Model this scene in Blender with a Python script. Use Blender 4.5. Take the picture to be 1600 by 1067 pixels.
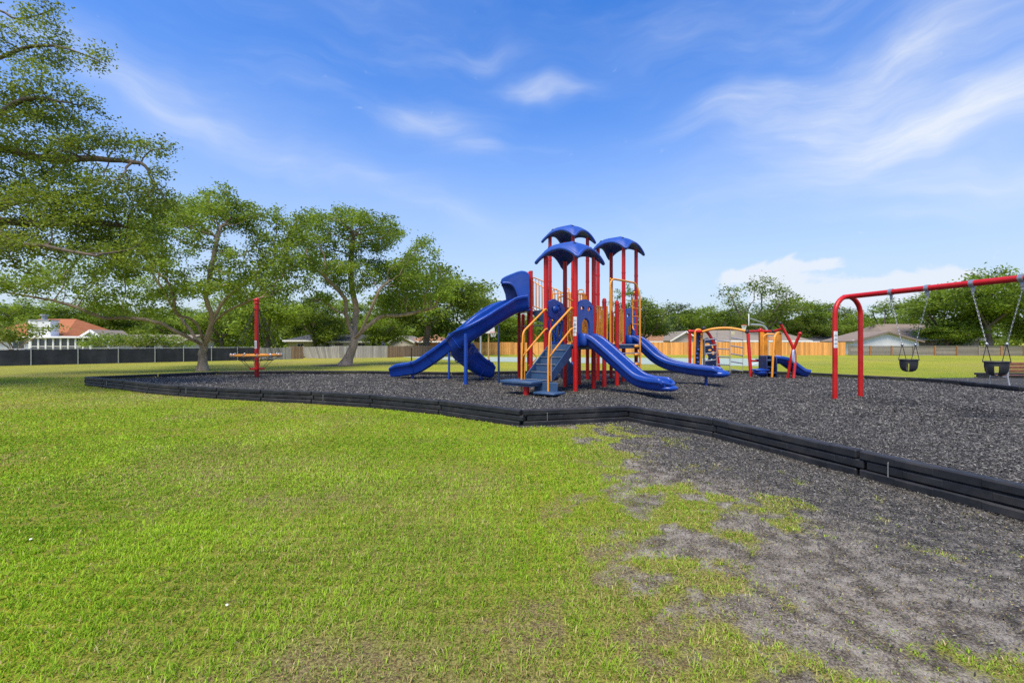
import bpy, bmesh, math, random
import numpy as np
from mathutils import Vector, Matrix, geometry
from math import radians, sin, cos, pi

for o in list(bpy.data.objects):
    bpy.data.objects.remove(o)
SC = bpy.context.scene
COL = SC.collection

# ------------------------------------------------------------------ camera, sky, sun, exposure
FPX, HY, CAMH = 711.0, 535.0, 1.45
cam_data = bpy.data.cameras.new('camera')
cam_data.sensor_width = 36.0
cam_data.lens = FPX / 1600.0 * 36.0
cam_data.shift_y = (HY - 533.5) / 1600.0
cam_data.clip_end = 5000
cam = bpy.data.objects.new('camera', cam_data)
COL.objects.link(cam)
cam.location = (0, 0, CAMH)
cam.rotation_euler = (radians(90), 0, 0)
SC.camera = cam

SUN_EL, SUN_AZ = 63.0, 205.0        # azimuth: clockwise from +Y (north)
SKY_STRENGTH, SUN_STRENGTH, EXPOSURE = 0.106, 2.65, 1.04
SC.cycles.use_denoising = False
SC.view_settings.view_transform = 'Standard'
SC.view_settings.look = 'None'
SC.view_settings.exposure = EXPOSURE
SC.view_settings.gamma = 1.0
SC.view_settings.use_curve_mapping = False

world = bpy.data.worlds.new('World')
SC.world = world
world.use_nodes = True
wt = world.node_tree
wt.nodes.clear()

def wn(kind, **kw):
    n = wt.nodes.new(kind)
    for k, v in kw.items():
        setattr(n, k, v)
    return n

def wmath(op, a, b=None, c=None):
    n = wn('ShaderNodeMath', operation=op)
    for i, v in enumerate((a, b, c)):
        if v is None:
            continue
        if isinstance(v, (int, float)):
            n.inputs[i].default_value = v
        else:
            wt.links.new(v, n.inputs[i])
    return n.outputs[0]

def build_sky():
    L = wt.links.new
    sky = wn('ShaderNodeTexSky', sky_type='NISHITA', sun_disc=False)
    sky.sun_elevation = radians(SUN_EL)
    sky.sun_rotation = radians(SUN_AZ)
    sky.air_density = 1.0
    sky.dust_density = 0.6
    sky.ozone_density = 2.2
    hs = wn('ShaderNodeHueSaturation')
    hs.inputs['Hue'].default_value = 0.512
    hs.inputs['Saturation'].default_value = 1.38
    hs.inputs['Value'].default_value = 1.22
    L(sky.outputs[0], hs.inputs['Color'])
    tc = wn('ShaderNodeTexCoord')
    sep = wn('ShaderNodeSeparateXYZ')
    L(tc.outputs['Generated'], sep.inputs[0])
    x, y, z = sep.outputs
    az = wmath('ARCTAN2', x, y)
    el = wmath('ARCSINE', z)
    # domain-warped noise in azimuth/elevation
    comb = wn('ShaderNodeCombineXYZ')
    L(az, comb.inputs[0]); L(el, comb.inputs[1])
    warp = wn('ShaderNodeTexNoise'); warp.inputs['Scale'].default_value = 3.0
    warp.inputs['Detail'].default_value = 3.0
    L(comb.outputs[0], warp.inputs['Vector'])
    wsub = wn('ShaderNodeVectorMath', operation='SUBTRACT')
    wsub.inputs[1].default_value = (0.5, 0.5, 0.5)
    L(warp.outputs['Color'], wsub.inputs[0])
    wsc = wn('ShaderNodeVectorMath', operation='SCALE'); wsc.inputs['Scale'].default_value = 0.22
    L(wsub.outputs[0], wsc.inputs[0])
    wadd = wn('ShaderNodeVectorMath', operation='ADD')
    L(comb.outputs[0], wadd.inputs[0]); L(wsc.outputs[0], wadd.inputs[1])
    ws = wn('ShaderNodeSeparateXYZ'); L(wadd.outputs[0], ws.inputs[0])
    waz, wel = ws.outputs[0], ws.outputs[1]

    def streak_noise(rot, sx, sy, scale, detail=6.0, rough=0.55):
        mp = wn('ShaderNodeMapping')
        mp.inputs['Rotation'].default_value = (0, 0, rot)
        mp.inputs['Scale'].default_value = (sx, sy, 1)
        L(wadd.outputs[0], mp.inputs[0])
        n = wn('ShaderNodeTexNoise')
        n.inputs['Scale'].default_value = scale
        n.inputs['Detail'].default_value = detail
        n.inputs['Roughness'].default_value = rough
        L(mp.outputs[0], n.inputs['Vector'])
        return n.outputs['Fac']
    wisp = streak_noise(radians(-8), 1.0, 4.5, 3.2)
    puff = streak_noise(0.0, 1.0, 1.3, 26.0, 8.0, 0.55)

    def smooth(v, lo, hi):
        n = wn('ShaderNodeMapRange', interpolation_type='SMOOTHSTEP')
        n.inputs['From Min'].default_value = lo
        n.inputs['From Max'].default_value = hi
        L(v, n.inputs['Value'])
        return n.outputs[0]

    def blob(px, py, sx, sy, rot=0.0, a=az, e=el):
        # a cloud bank at a compass direction: centre and half-extents in radians
        dx, dz = (px - 800) / FPX, (HY - py) / FPX
        a0 = math.atan2(dx, 1.0)
        e0 = math.asin(dz / math.sqrt(dx * dx + dz * dz + 1))
        u = wmath('SUBTRACT', a, a0); v = wmath('SUBTRACT', e, e0)
        c, s = cos(rot), sin(rot)
        p = wmath('ADD', wmath('MULTIPLY', u, c / sx), wmath('MULTIPLY', v, s / sx))
        q = wmath('ADD', wmath('MULTIPLY', u, -s / sy), wmath('MULTIPLY', v, c / sy))
        r2 = wmath('ADD', wmath('MULTIPLY', p, p), wmath('MULTIPLY', q, q))
        return wmath('EXPONENT', wmath('MULTIPLY', r2, -1.0))
    total = None
    for (px, py, sx, sy, rot, amp) in [
        (860, 128, .085, .016, 0.0, .75), (675, 198, .10, .026, .03, .6), (735, 246, .06, .022, 0., .45),
        (1130, 178, .11, .030, .12, .62), (1290, 165, .17, .040, .22, .55), (1440, 110, .17, .06, .45, .55),
        (1480, 195, .23, .045, .18, .7), (1560, 262, .22, .022, -.02, .7), (1390, 230, .20, .03, .15, .45),
        (1400, 325, .10, .012, 0., .35), (430, 250, .36, .030, -.22, .24), (700, 330, .22, .025, -.2, .22),
        (180, 140, .20, .05, -.12, .35), (1100, 40, .5, .06, .1, .22), (1020, 425, .09, .028, 0., .35),
        (560, 20, .3, .05, .1, .18), (760, 85, .10, .018, .1, .3), (1380, 130, .38, .18, .2, .22), (300, 120, .5, .2, -.2, .10)]:
        b = blob(px, py, sx, sy, rot, waz, wel)
        t = wmath('MULTIPLY', b, amp)
        total = t if total is None else wmath('ADD', total, t)
    fibre = streak_noise(radians(-10), 1.0, 7.0, 7.0, 9.0, .66)
    total = wmath('MULTIPLY', total, wmath('ADD', wmath('MULTIPLY', smooth(fibre, .25, .75), .40), .76))
    banks = wmath('MULTIPLY', total, wmath('ADD', wmath('MULTIPLY', smooth(wisp, .15, .85), .62), .25))
    general = wmath('MULTIPLY', smooth(wisp, .5, .95), .16)
    cum = None
    for (px, py, sx, sy, amp) in [(1205, 428, .060, .028, 1.1), (1150, 430, .035, .014, .8), (1275, 414, .045, .010, .8),
                                  (1420, 445, .11, .024, .8), (1240, 462, .13, .035, .75), (770, 470, .06, .02, .6), (1330, 455, .08, .02, .6), (1480, 450, .08, .025, .7)]:
        t = wmath('MULTIPLY', blob(px, py, sx, sy), amp)
        cum = t if cum is None else wmath('ADD', cum, t)
    cumd = wmath('MULTIPLY', smooth(wmath('ADD', cum, wmath('MULTIPLY', wmath('SUBTRACT', puff, .5), 2.0)), .35, .85), .88)
    low = wmath('MULTIPLY', wmath('SUBTRACT', 1.0, smooth(el, -.05, .56)), .92)   # milky air near the horizon
    dens = wmath('MINIMUM', wmath('ADD', wmath('ADD', banks, general), cumd), 0.92)
    milk = wn('ShaderNodeMix', data_type='RGBA')
    L(low, milk.inputs[0]); L(hs.outputs[0], milk.inputs[6])
    milk.inputs[7].default_value = (2.6, 3.0, 3.65, 1)
    mix = wn('ShaderNodeMix', data_type='RGBA')
    L(dens, mix.inputs[0])
    L(milk.outputs[2], mix.inputs[6])
    mix.inputs[7].default_value = (3.75, 4.05, 4.5, 1)
    bg = wn('ShaderNodeBackground')
    bg.inputs['Strength'].default_value = SKY_STRENGTH
    L(mix.outputs[2], bg.inputs['Color'])
    out = wn('ShaderNodeOutputWorld')
    L(bg.outputs[0], out.inputs[0])
build_sky()

sun_data = bpy.data.lights.new('sun', 'SUN')
sun_data.energy = SUN_STRENGTH
sun_data.angle = radians(32)
sun_data.color = (1.0, 0.90, 0.70)
sun = bpy.data.objects.new('sun', sun_data)
COL.objects.link(sun)
_sd = Vector((sin(radians(SUN_AZ)) * cos(radians(SUN_EL)), cos(radians(SUN_AZ)) * cos(radians(SUN_EL)), sin(radians(SUN_EL))))
sun.rotation_euler = _sd.to_track_quat('Z', 'Y').to_euler()
sun.location = (0, -5, 30)

# ------------------------------------------------------------------ helpers: places
MZ = 0.15                                   # level of the rubber mulch
def G(px, py, z=0.0):                       # survey: ground point seen at a pixel
    d = (CAMH - z) * FPX / (py - HY)
    return Vector(((px - 800) / FPX * d, d, z))
def at(px, py, d):                          # survey: point at a known distance
    return Vector(((px - 800) / FPX * d, d, CAMH + (HY - py) / FPX * d))

# ------------------------------------------------------------------ helpers: numpy noise
def vnoise(x, y, scale, seed):
    rng = np.random.RandomState(seed)
    T = rng.rand(257, 257)
    gx, gy = x / scale + 100.3, y / scale + 100.7
    ix, iy = np.floor(gx).astype(int), np.floor(gy).astype(int)
    fx, fy = gx - ix, gy - iy
    fx = fx * fx * (3 - 2 * fx); fy = fy * fy * (3 - 2 * fy)
    ix %= 256; iy %= 256
    a = T[ix, iy]; b = T[ix + 1, iy]; c = T[ix, iy + 1]; d = T[ix + 1, iy + 1]
    return (a * (1 - fx) + b * fx) * (1 - fy) + (c * (1 - fx) + d * fx) * fy
def fbm(x, y, scale, seed, octs=4):
    t = 0; a = .5; s = 0
    for k in range(octs):
        t = t + a * vnoise(x, y, scale / 2 ** k, seed + k); s += a; a *= .55
    return t / s
def sstep(v, lo, hi):
    t = np.clip((v - lo) / (hi - lo), 0, 1)
    return t * t * (3 - 2 * t)

# ------------------------------------------------------------------ helpers: materials
MATS = {}
def principled(name):
    m = bpy.data.materials.new(name); m.use_nodes = True
    nt = m.node_tree
    b = nt.nodes['Principled BSDF']
    return m, nt, b
def nlink(nt, a, b): nt.links.new(a, b)
def ramp(nt, fac, stops):
    r = nt.nodes.new('ShaderNodeValToRGB')
    els = r.color_ramp.elements
    while len(els) > 1: els.remove(els[0])
    els[0].position = stops[0][0]; els[0].color = (*stops[0][1], 1)
    for p, c in stops[1:]:
        e = els.new(p); e.color = (*c, 1)
    nt.links.new(fac, r.inputs[0])
    return r.outputs[0]
def noise(nt, scale, detail=4, rough=.55, vec=None, dist=0.0):
    n = nt.nodes.new('ShaderNodeTexNoise')
    n.inputs['Scale'].default_value = scale; n.inputs['Detail'].default_value = detail
    n.inputs['Roughness'].default_value = rough; n.inputs['Distortion'].default_value = dist
    if vec is not None: nt.links.new(vec, n.inputs['Vector'])
    return n.outputs['Fac']
def pos(nt):
    g = nt.nodes.new('ShaderNodeNewGeometry'); return g.outputs['Position']
def objco(nt):
    g = nt.nodes.new('ShaderNodeTexCoord'); return g.outputs['Object']
def mapping(nt, vec, scale=(1, 1, 1), rot=(0, 0, 0)):
    m = nt.nodes.new('ShaderNodeMapping')
    m.inputs['Scale'].default_value = scale; m.inputs['Rotation'].default_value = rot
    nt.links.new(vec, m.inputs[0]); return m.outputs[0]
def mixc(nt, fac, a, b):
    m = nt.nodes.new('ShaderNodeMix'); m.data_type = 'RGBA'
    for s, v in ((m.inputs[0], fac), (m.inputs[6], a), (m.inputs[7], b)):
        if isinstance(v, (int, float)): s.default_value = v
        elif isinstance(v, tuple): s.default_value = (*v, 1)
        else: nt.links.new(v, s)
    return m.outputs[2]
def nmath(nt, op, a, b=0.0):
    n = nt.nodes.new('ShaderNodeMath'); n.operation = op
    for i, v in enumerate((a, b)):
        if isinstance(v, (int, float)): n.inputs[i].default_value = v
        else: nt.links.new(v, n.inputs[i])
    return n.outputs[0]
def attr(nt, name):
    a = nt.nodes.new('ShaderNodeAttribute'); a.attribute_name = name; return a.outputs['Fac']
def bump(nt, b, height, strength=.3, dist=.01):
    n = nt.nodes.new('ShaderNodeBump'); n.inputs['Strength'].default_value = strength
    n.inputs['Distance'].default_value = dist
    nt.links.new(height, n.inputs['Height']); nt.links.new(n.outputs[0], b.inputs['Normal'])

def paint(name, col, rough=.4, var=.12, scale=6.0, bumps=.0, metallic=0., spec=.5, dirt=0.12):
    """plain coated material with uneven tone, dust and slightly uneven gloss"""
    m, nt, b = principled(name)
    p = pos(nt)
    f = noise(nt, scale, 5, .6, p)
    lo = tuple(c * (1 - var) for c in col); hi = tuple(min(1, c * (1 + var)) for c in col)
    c = ramp(nt, f, [(.3, lo), (.7, hi)])
    if dirt:
        f2 = noise(nt, scale * .35, 6, .65, p, .5)
        fac = nmath(nt, 'MULTIPLY', ramp(nt, f2, [(.5, (0, 0, 0)), (.75, (1, 1, 1))]), dirt)
        c = mixc(nt, fac, c, (.22, .2, .17))
    nlink(nt, c, b.inputs['Base Color'])
    r = ramp(nt, noise(nt, scale * 2.5, 4, .6, p), [(.3, (rough * .8,) * 3), (.7, (min(1, rough * 1.25),) * 3)])
    nlink(nt, r, b.inputs['Roughness'])
    b.inputs['Metallic'].default_value = metallic
    b.inputs['Specular IOR Level'].default_value = spec
    if bumps: bump(nt, b, noise(nt, scale * 14, 4, .6, p), bumps, .004)
    MATS[name] = m
    return m
paint('red_paint', (.50, .010, .009), .38, spec=.4)
paint('blue_plastic', (.005, .050, .31), .32, .14, 3.0, .0)
paint('blue_roof', (.018, .068, .33), .42, .16, 3.0, .06, dirt=.10)
paint('navy_plastic', (.012, .03, .10), .5, .15)
paint('orange_paint', (.80, .30, .025), .42)
paint('slate_deck', (.028, .072, .155), .55, .12, 8.0, .1)
paint('border_plastic', (.018, .019, .023), .55, .35, 5.0, .2, spec=.3, dirt=.14)
paint('rubber_black', (.022, .023, .026), .6, .2, 10)
paint('galvanised', (.42, .43, .44), .38, .15, 20, 0, .7)
paint('steel_grey', (.33, .34, .35), .45, .15, 10, 0, .3)
paint('white_paint', (.78, .78, .76), .5, .06)
paint('label_white', (.75, .75, .74), .5, .04, dirt=.05)
paint('label_ink', (.16, .16, .17), .5, .04)
paint('rope_black', (.025, .025, .027), .8, .2)
paint('rope_grey', (.35, .33, .29), .8, .2)
paint('post_tan', (.42, .27, .12), .6, .2)
paint('window_glass', (.035, .045, .055), .12, .2, 1.0, 0, 0, .8, 0)
paint('siding_white', (.66, .66, .66), .6, .06, 2.0)
paint('siding_cream', (.60, .56, .50), .65, .07, 2.0)
paint('siding_pink', (.50, .42, .37), .7, .08, 2.0)
paint('siding_olive', (.30, .30, .16), .7, .08, 2.0)
paint('brick_far', (.30, .15, .10), .8, .25, 8)
paint('screen_black', (.014, .018, .026), .75, .35, 1.2, .2, dirt=.12)
paint('wood_red', (.20, .075, .035), .55, .35, 10, .2)
paint('hoop_orange', (.65, .09, .03), .5)
paint('net_white', (.7, .7, .7), .8)
paint('tag_yellow', (.65, .60, .30), .6)
paint('ring_lilac', (.42, .42, .55), .5)
paint('court_paint', (.30, .37, .31), .75, .10, 1.0, .2, dirt=.2)
paint('soil_brown', (.13, .075, .04), .95, .3, 8)
paint('litter_white', (.75, .75, .72), .6)

def wood_mat(name, a, b_, streak=6.0, rough=.8):
    m, nt, b = principled(name)
    p = pos(nt)
    board = nt.nodes.new('ShaderNodeAttribute'); board.attribute_name = 'board'
    v = mapping(nt, p, (streak * 3, streak * 3, 1.2))
    f = noise(nt, 1.5, 6, .65, v)
    c = ramp(nt, f, [(.28, a), (.72, b_)])
    k = ramp(nt, board.outputs['Fac'], [(0., (.72, .72, .72)), (1., (1.22, 1.2, 1.18))])
    mul = nt.nodes.new('ShaderNodeMix'); mul.data_type = 'RGBA'; mul.blend_type = 'MULTIPLY'
    mul.inputs[0].default_value = 1.0
    nt.links.new(c, mul.inputs[6]); nt.links.new(k, mul.inputs[7])
    nt.links.new(mul.outputs[2], b.inputs['Base Color'])
    b.inputs['Roughness'].default_value = rough
    b.inputs['Specular IOR Level'].default_value = .25
    bump(nt, b, f, .3, .01)
    MATS[name] = m
wood_mat('cedar_new', (.60, .26, .065), (.82, .41, .13))
wood_mat('cedar_brown', (.27, .17, .10), (.40, .27, .17))
wood_mat('wood_weathered', (.28, .26, .235), (.44, .42, .39))
wood_mat('wood_greybrown', (.17, .15, .12), (.29, .26, .22))
wood_mat('post_cedar', (.32, .14, .05), (.42, .2, .08))

def shingle_mat(name, a, b_):
    m, nt, b = principled(name)
    p = pos(nt)
    f = noise(nt, 1.1, 6, .7, mapping(nt, p, (1, 1, 3)))
    f2 = noise(nt, 14, 3, .7, mapping(nt, p, (.6, .6, 3)))
    c = ramp(nt, nmath(nt, 'ADD', nmath(nt, 'MULTIPLY', f, .6), nmath(nt, 'MULTIPLY', f2, .4)), [(.35, a), (.65, b_)])
    nt.links.new(c, b.inputs['Base Color']); b.inputs['Roughness'].default_value = .9
    b.inputs['Specular IOR Level'].default_value = .2
    MATS[name] = m
shingle_mat('roof_orange', (.30, .10, .04), (.40, .16, .075))
shingle_mat('roof_brown', (.18, .145, .12), (.25, .205, .17))
shingle_mat('roof_dark', (.045, .048, .055), (.08, .082, .09))
shingle_mat('roof_greybrown', (.19, .165, .135), (.26, .225, .19))
shingle_mat('roof_rust', (.25, .12, .06), (.33, .18, .10))

def bark_mat(name, a, b_):
    m, nt, b = principled(name)
    p = objco(nt)
    f = noise(nt, 3.2, 8, .7, mapping(nt, p, (2, 2, .6)), .6)
    f2 = noise(nt, .9, 3, .5, p)
    c = ramp(nt, nmath(nt, 'ADD', nmath(nt, 'MULTIPLY', f, .65), nmath(nt, 'MULTIPLY', f2, .35)), [(.35, a), (.65, b_)])
    nt.links.new(c, b.inputs['Base Color']); b.inputs['Roughness'].default_value = .9
    b.inputs['Specular IOR Level'].default_value = .2
    bump(nt, b, f, .7, .04)
    MATS[name] = m
bark_mat('bark_smooth', (.17, .12, .085), (.46, .35, .26))
bark_mat('bark_dark', (.07, .055, .042), (.20, .16, .125))

def leaf_mat(name, dark, light, trans=.42):
    m, nt, b = principled(name)
    t = attr(nt, 'tint')
    c = ramp(nt, t, [(0., dark), (1., light)])
    nt.links.new(c, b.inputs['Base Color'])
    b.inputs['Roughness'].default_value = .5
    b.inputs['Specular IOR Level'].default_value = .3
    tr = nt.nodes.new('ShaderNodeBsdfTranslucent')
    hs = nt.nodes.new('ShaderNodeHueSaturation'); hs.inputs['Value'].default_value = 1.5
    hs.inputs['Hue'].default_value = .49
    nt.links.new(c, hs.inputs['Color']); nt.links.new(hs.outputs[0], tr.inputs[0])
    mx = nt.nodes.new('ShaderNodeMixShader'); mx.inputs[0].default_value = trans
    out = nt.nodes['Material Output']
    nt.links.new(b.outputs[0], mx.inputs[1]); nt.links.new(tr.outputs[0], mx.inputs[2])
    nt.links.new(mx.outputs[0], out.inputs[0])
    MATS[name] = m
leaf_mat('leaf_olive', (.055, .088, .010), (.215, .29, .030))
leaf_mat('leaf_fresh', (.070, .118, .010), (.26, .37, .034))
leaf_mat('leaf_deep', (.048, .082, .010), (.19, .27, .028))
leaf_mat('leaf_mid', (.060, .108, .010), (.235, .34, .032))
leaf_mat('leaf_pine', (.028, .050, .022), (.08, .12, .05))

# ------------------------------------------------------------------ helpers: meshes and objects
class MB:
    """collects shapes; build() links them as one mesh object"""
    def __init__(s):
        s.v = []; s.f = []; s.board = []; s.cur = .5
    def add(s, verts, faces):
        o = len(s.v)
        s.v += [tuple(p) for p in verts]; s.board += [s.cur] * len(verts)
        s.f += [tuple(o + i for i in f) for f in faces]
    def box(s, c, size, ax=None, bev=0.0):
        c = Vector(c)
        X, Y, Z = ax if ax else (Vector((1, 0, 0)), Vector((0, 1, 0)), Vector((0, 0, 1)))
        hx, hy, hz = size[0] / 2, size[1] / 2, size[2] / 2
        if bev <= 0:
            P = [c + X * (sx * hx) + Y * (sy * hy) + Z * (sz * hz) for sx in (-1, 1) for sy in (-1, 1) for sz in (-1, 1)]
            s.add(P, [(0, 1, 3, 2), (4, 6, 7, 5), (0, 4, 5, 1), (2, 3, 7, 6), (0, 2, 6, 4), (1, 5, 7, 3)])
        else:
            b = min(bev, hx * .9, hy * .9, hz * .9)
            P = []
            for sx in (-1, 1):
                for sy in (-1, 1):
                    for sz in (-1, 1):
                        P.append(c + X * sx * hx + Y * sy * (hy - b) + Z * sz * (hz - b))
                        P.append(c + X * sx * (hx - b) + Y * sy * hy + Z * sz * (hz - b))
                        P.append(c + X * sx * (hx - b) + Y * sy * (hy - b) + Z * sz * hz)
            def i(sx, sy, sz, k): return ((sx * 2 + sy) * 2 + sz) * 3 + k
            F = [(i(a, 0, 0, 0), i(a, 0, 1, 0), i(a, 1, 1, 0), i(a, 1, 0, 0)) for a in (0, 1)]
            F += [(i(0, a, 0, 1), i(0, a, 1, 1), i(1, a, 1, 1), i(1, a, 0, 1)) for a in (0, 1)]
            F += [(i(0, 0, a, 2), i(0, 1, a, 2), i(1, 1, a, 2), i(1, 0, a, 2)) for a in (0, 1)]
            for a in (0, 1):
                for d in (0, 1):
                    F.append((i(a, d, 0, 0), i(a, d, 1, 0), i(a, d, 1, 1), i(a, d, 0, 1)))
                    F.append((i(a, 0, d, 0), i(a, 1, d, 0), i(a, 1, d, 2), i(a, 0, d, 2)))
                    F.append((i(0, a, d, 1), i(1, a, d, 1), i(1, a, d, 2), i(0, a, d, 2)))
                    for e in (0, 1):
                        F.append((i(a, d, e, 0), i(a, d, e, 1), i(a, d, e, 2)))
            s.add(P, F)
        return s
    def tube(s, pts, r, sides=10, caps=True, closed=False):
        pts = [Vector(p) for p in pts]
        n = len(pts)
        rs = list(r) if isinstance(r, (list, tuple, np.ndarray)) else [r] * n
        T = []
        for i in range(n):
            a = pts[(i - 1) % n] if (i > 0 or closed) else pts[i]
            b = pts[(i + 1) % n] if (i < n - 1 or closed) else pts[i]
            t = (b - a); T.append(t.normalized() if t.length > 1e-9 else Vector((0, 0, 1)))
        ref = Vector((0, 0, 1)) if abs(T[0].z) < .9 else Vector((1, 0, 0))
        N = (ref - T[0] * ref.dot(T[0])).normalized()
        V = []
        for i in range(n):
            N = N - T[i] * N.dot(T[i])
            if N.length < 1e-6: N = T[i].orthogonal()
            N.normalize(); B = T[i].cross(N)
            for k in range(sides):
                a = 2 * pi * k / sides
                V.append(pts[i] + (N * cos(a) + B * sin(a)) * rs[i])
        F = []
        for i in range(n if closed else n - 1):
            j = (i + 1) % n
            for k in range(sides):
                k2 = (k + 1) % sides
                F.append((i * sides + k, i * sides + k2, j * sides + k2, j * sides + k))
        if caps and not closed:
            F.append(tuple(range(sides - 1, -1, -1)))
            F.append(tuple((n - 1) * sides + k for k in range(sides)))
        s.add(V, F); return s
    def ball(s, c, r, seg=10, rings=6, sq=(1, 1, 1)):
        c = Vector(c); V = []; F = []
        for i in range(rings + 1):
            th = pi * i / rings
            for k in range(seg):
                a = 2 * pi * k / seg
                V.append(c + Vector((sin(th) * cos(a) * r * sq[0], sin(th) * sin(a) * r * sq[1], cos(th) * r * sq[2])))
        for i in range(rings):
            for k in range(seg):
                F.append((i * seg + k, (i + 1) * seg + k, (i + 1) * seg + (k + 1) % seg, i * seg + (k + 1) % seg))
        s.add(V, F); return s
    def sweep(s, path, profiles, close=True, caps=True, frames=None):
        """profile points (lateral, up); path points; level lateral axis"""
        path = [Vector(p) for p in path]; n = len(path)
        V = []; m = len(profiles[0]) if isinstance(profiles[0], list) else len(profiles)
        for i in range(n):
            if frames: lat, up = frames[i]
            else:
                t = (path[min(i + 1, n - 1)] - path[max(i - 1, 0)]).normalized()
                lat = t.cross(Vector((0, 0, 1))).normalized(); up = lat.cross(t)
            pr = profiles[i] if isinstance(profiles[0], list) else profiles
            V += [path[i] + lat * a + up * b for a, b in pr]
        F = []
        for i in range(n - 1):
            for k in range(m if close else m - 1):
                k2 = (k + 1) % m
                F.append((i * m + k, (i + 1) * m + k, (i + 1) * m + k2, i * m + k2))
        if caps and close:
            F.append(tuple(range(m))); F.append(tuple((n - 1) * m + k for k in range(m - 1, -1, -1)))
        s.add(V, F); return s
    def plate(s, outer, holes, thick, org, ex, ey):
        """flat panel with holes: outlines in (ex, ey) metres, thickness along ex x ey"""
        ez = ex.cross(ey).normalized()
        bm = bmesh.new()
        loops = [outer] + list(holes)
        for side in (1, -1):
            es = []
            for lp in loops:
                vs = [bm.verts.new(org + ex * a + ey * b + ez * (side * thick / 2)) for a, b in lp]
                for i in range(len(vs)): es.append(bm.edges.new((vs[i], vs[(i + 1) % len(vs)])))
            bmesh.ops.triangle_fill(bm, use_beauty=True, edges=es)
        bm.verts.ensure_lookup_table(); bm.verts.index_update()
        V = [v.co.copy() for v in bm.verts]; F = [tuple(v.index for v in f.verts) for f in bm.faces]
        tot = sum(len(l) for l in loops); o = 0
        for lp in loops:
            k = len(lp)
            for i in range(k):
                a, b2 = o + i, o + (i + 1) % k
                F.append((a, b2, tot + b2, tot + a))
            o += k
        bm.free(); s.add(V, F); return s
    def build(s, name, mat, parent=None, smooth=40, local=False, fix=True):
        me = bpy.data.meshes.new(name)
        me.from_pydata(s.v, [], s.f); me.update()
        if fix:
            bm = bmesh.new(); bm.from_mesh(me)
            bmesh.ops.recalc_face_normals(bm, faces=bm.faces); bm.to_mesh(me); bm.free()
        if any(b != .5 for b in s.board):
            a = me.attributes.new('board', 'FLOAT', 'POINT'); a.data.foreach_set('value', s.board)
        if smooth:
            me.polygons.foreach_set('use_smooth', [True] * len(me.polygons))
            me.set_sharp_from_angle(angle=radians(smooth))
        me.materials.append(MATS[mat] if isinstance(mat, str) else mat)
        o = bpy.data.objects.new(name, me); COL.objects.link(o)
        if parent is not None: attach(o, parent, local)
        return o
def attach(o, parent, local=False):
    o.parent = parent
    if parent.type == 'EMPTY' and not local:
        o.matrix_parent_inverse = Matrix.Translation(-world_loc(parent))
def world_loc(e):
    v = Vector(e.location)
    p = e.parent
    if p is not None:
        v = (e.matrix_parent_inverse @ v) + (world_loc(p) if p.type == 'EMPTY' else Vector())
    return v
def tag(o, label, cat, group=None, kind=None):
    if label: o['label'] = label
    if cat: o['category'] = cat
    if group: o['group'] = group
    if kind: o['kind'] = kind
    return o
def thing(name, label, cat, loc=(0, 0, 0), group=None):
    o = bpy.data.objects.new(name, None); COL.objects.link(o); o.location = loc
    o.empty_display_size = .2
    return tag(o, label, cat, group)
def structure(o): o['kind'] = 'structure'; return o
def np_mesh(name, verts, tris, mat, attrs=None, smooth=False):
    me = bpy.data.meshes.new(name)
    verts = np.asarray(verts, dtype=np.float32); tris = np.asarray(tris, dtype=np.int32)
    me.vertices.add(len(verts)); me.vertices.foreach_set('co', verts.ravel())
    me.loops.add(tris.size); me.loops.foreach_set('vertex_index', tris.ravel())
    me.polygons.add(len(tris)); me.polygons.foreach_set('loop_start', np.arange(0, tris.size, 3, dtype=np.int32))
    if smooth: me.polygons.foreach_set('use_smooth', np.ones(len(tris), dtype=bool))
    me.update(calc_edges=True)
    for k, v in (attrs or {}).items():
        a = me.attributes.new(k, 'FLOAT', 'POINT'); a.data.foreach_set('value', np.asarray(v, dtype=np.float32))
    me.materials.append(MATS[mat])
    return me
def catmull(pts, n=8, closed=False):
    pts = [Vector(p) for p in pts]; out = []
    m = len(pts)
    rng = range(m) if closed else range(m - 1)
    for i in rng:
        p0 = pts[(i - 1) % m] if closed else pts[max(i - 1, 0)]
        p1 = pts[i]; p2 = pts[(i + 1) % m]; p3 = pts[(i + 2) % m] if closed else pts[min(i + 2, m - 1)]
        for k in range(n):
            t = k / n
            out.append(.5 * ((2 * p1) + (p2 - p0) * t + (2 * p0 - 5 * p1 + 4 * p2 - p3) * t * t + (3 * p1 - p0 - 3 * p2 + p3) * t ** 3))
    if not closed: out.append(pts[-1])
    return out
def bend(pts, r, n=5):
    """polyline with rounded corners"""
    pts = [Vector(p) for p in pts]; out = [pts[0]]
    for i in range(1, len(pts) - 1):
        a, b, c = pts[i - 1], pts[i], pts[i + 1]
        d1 = (a - b); d2 = (c - b); k = min(r, d1.length * .49, d2.length * .49)
        p, q = b + d1.normalized() * k, b + d2.normalized() * k
        for j in range(n + 1):
            t = j / n; out.append(p * (1 - t) ** 2 + b * 2 * t * (1 - t) + q * t * t)
    out.append(pts[-1]); return out
Z = Vector((0, 0, 1))
def V3(x, y, z): return Vector((x, y, z))
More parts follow.
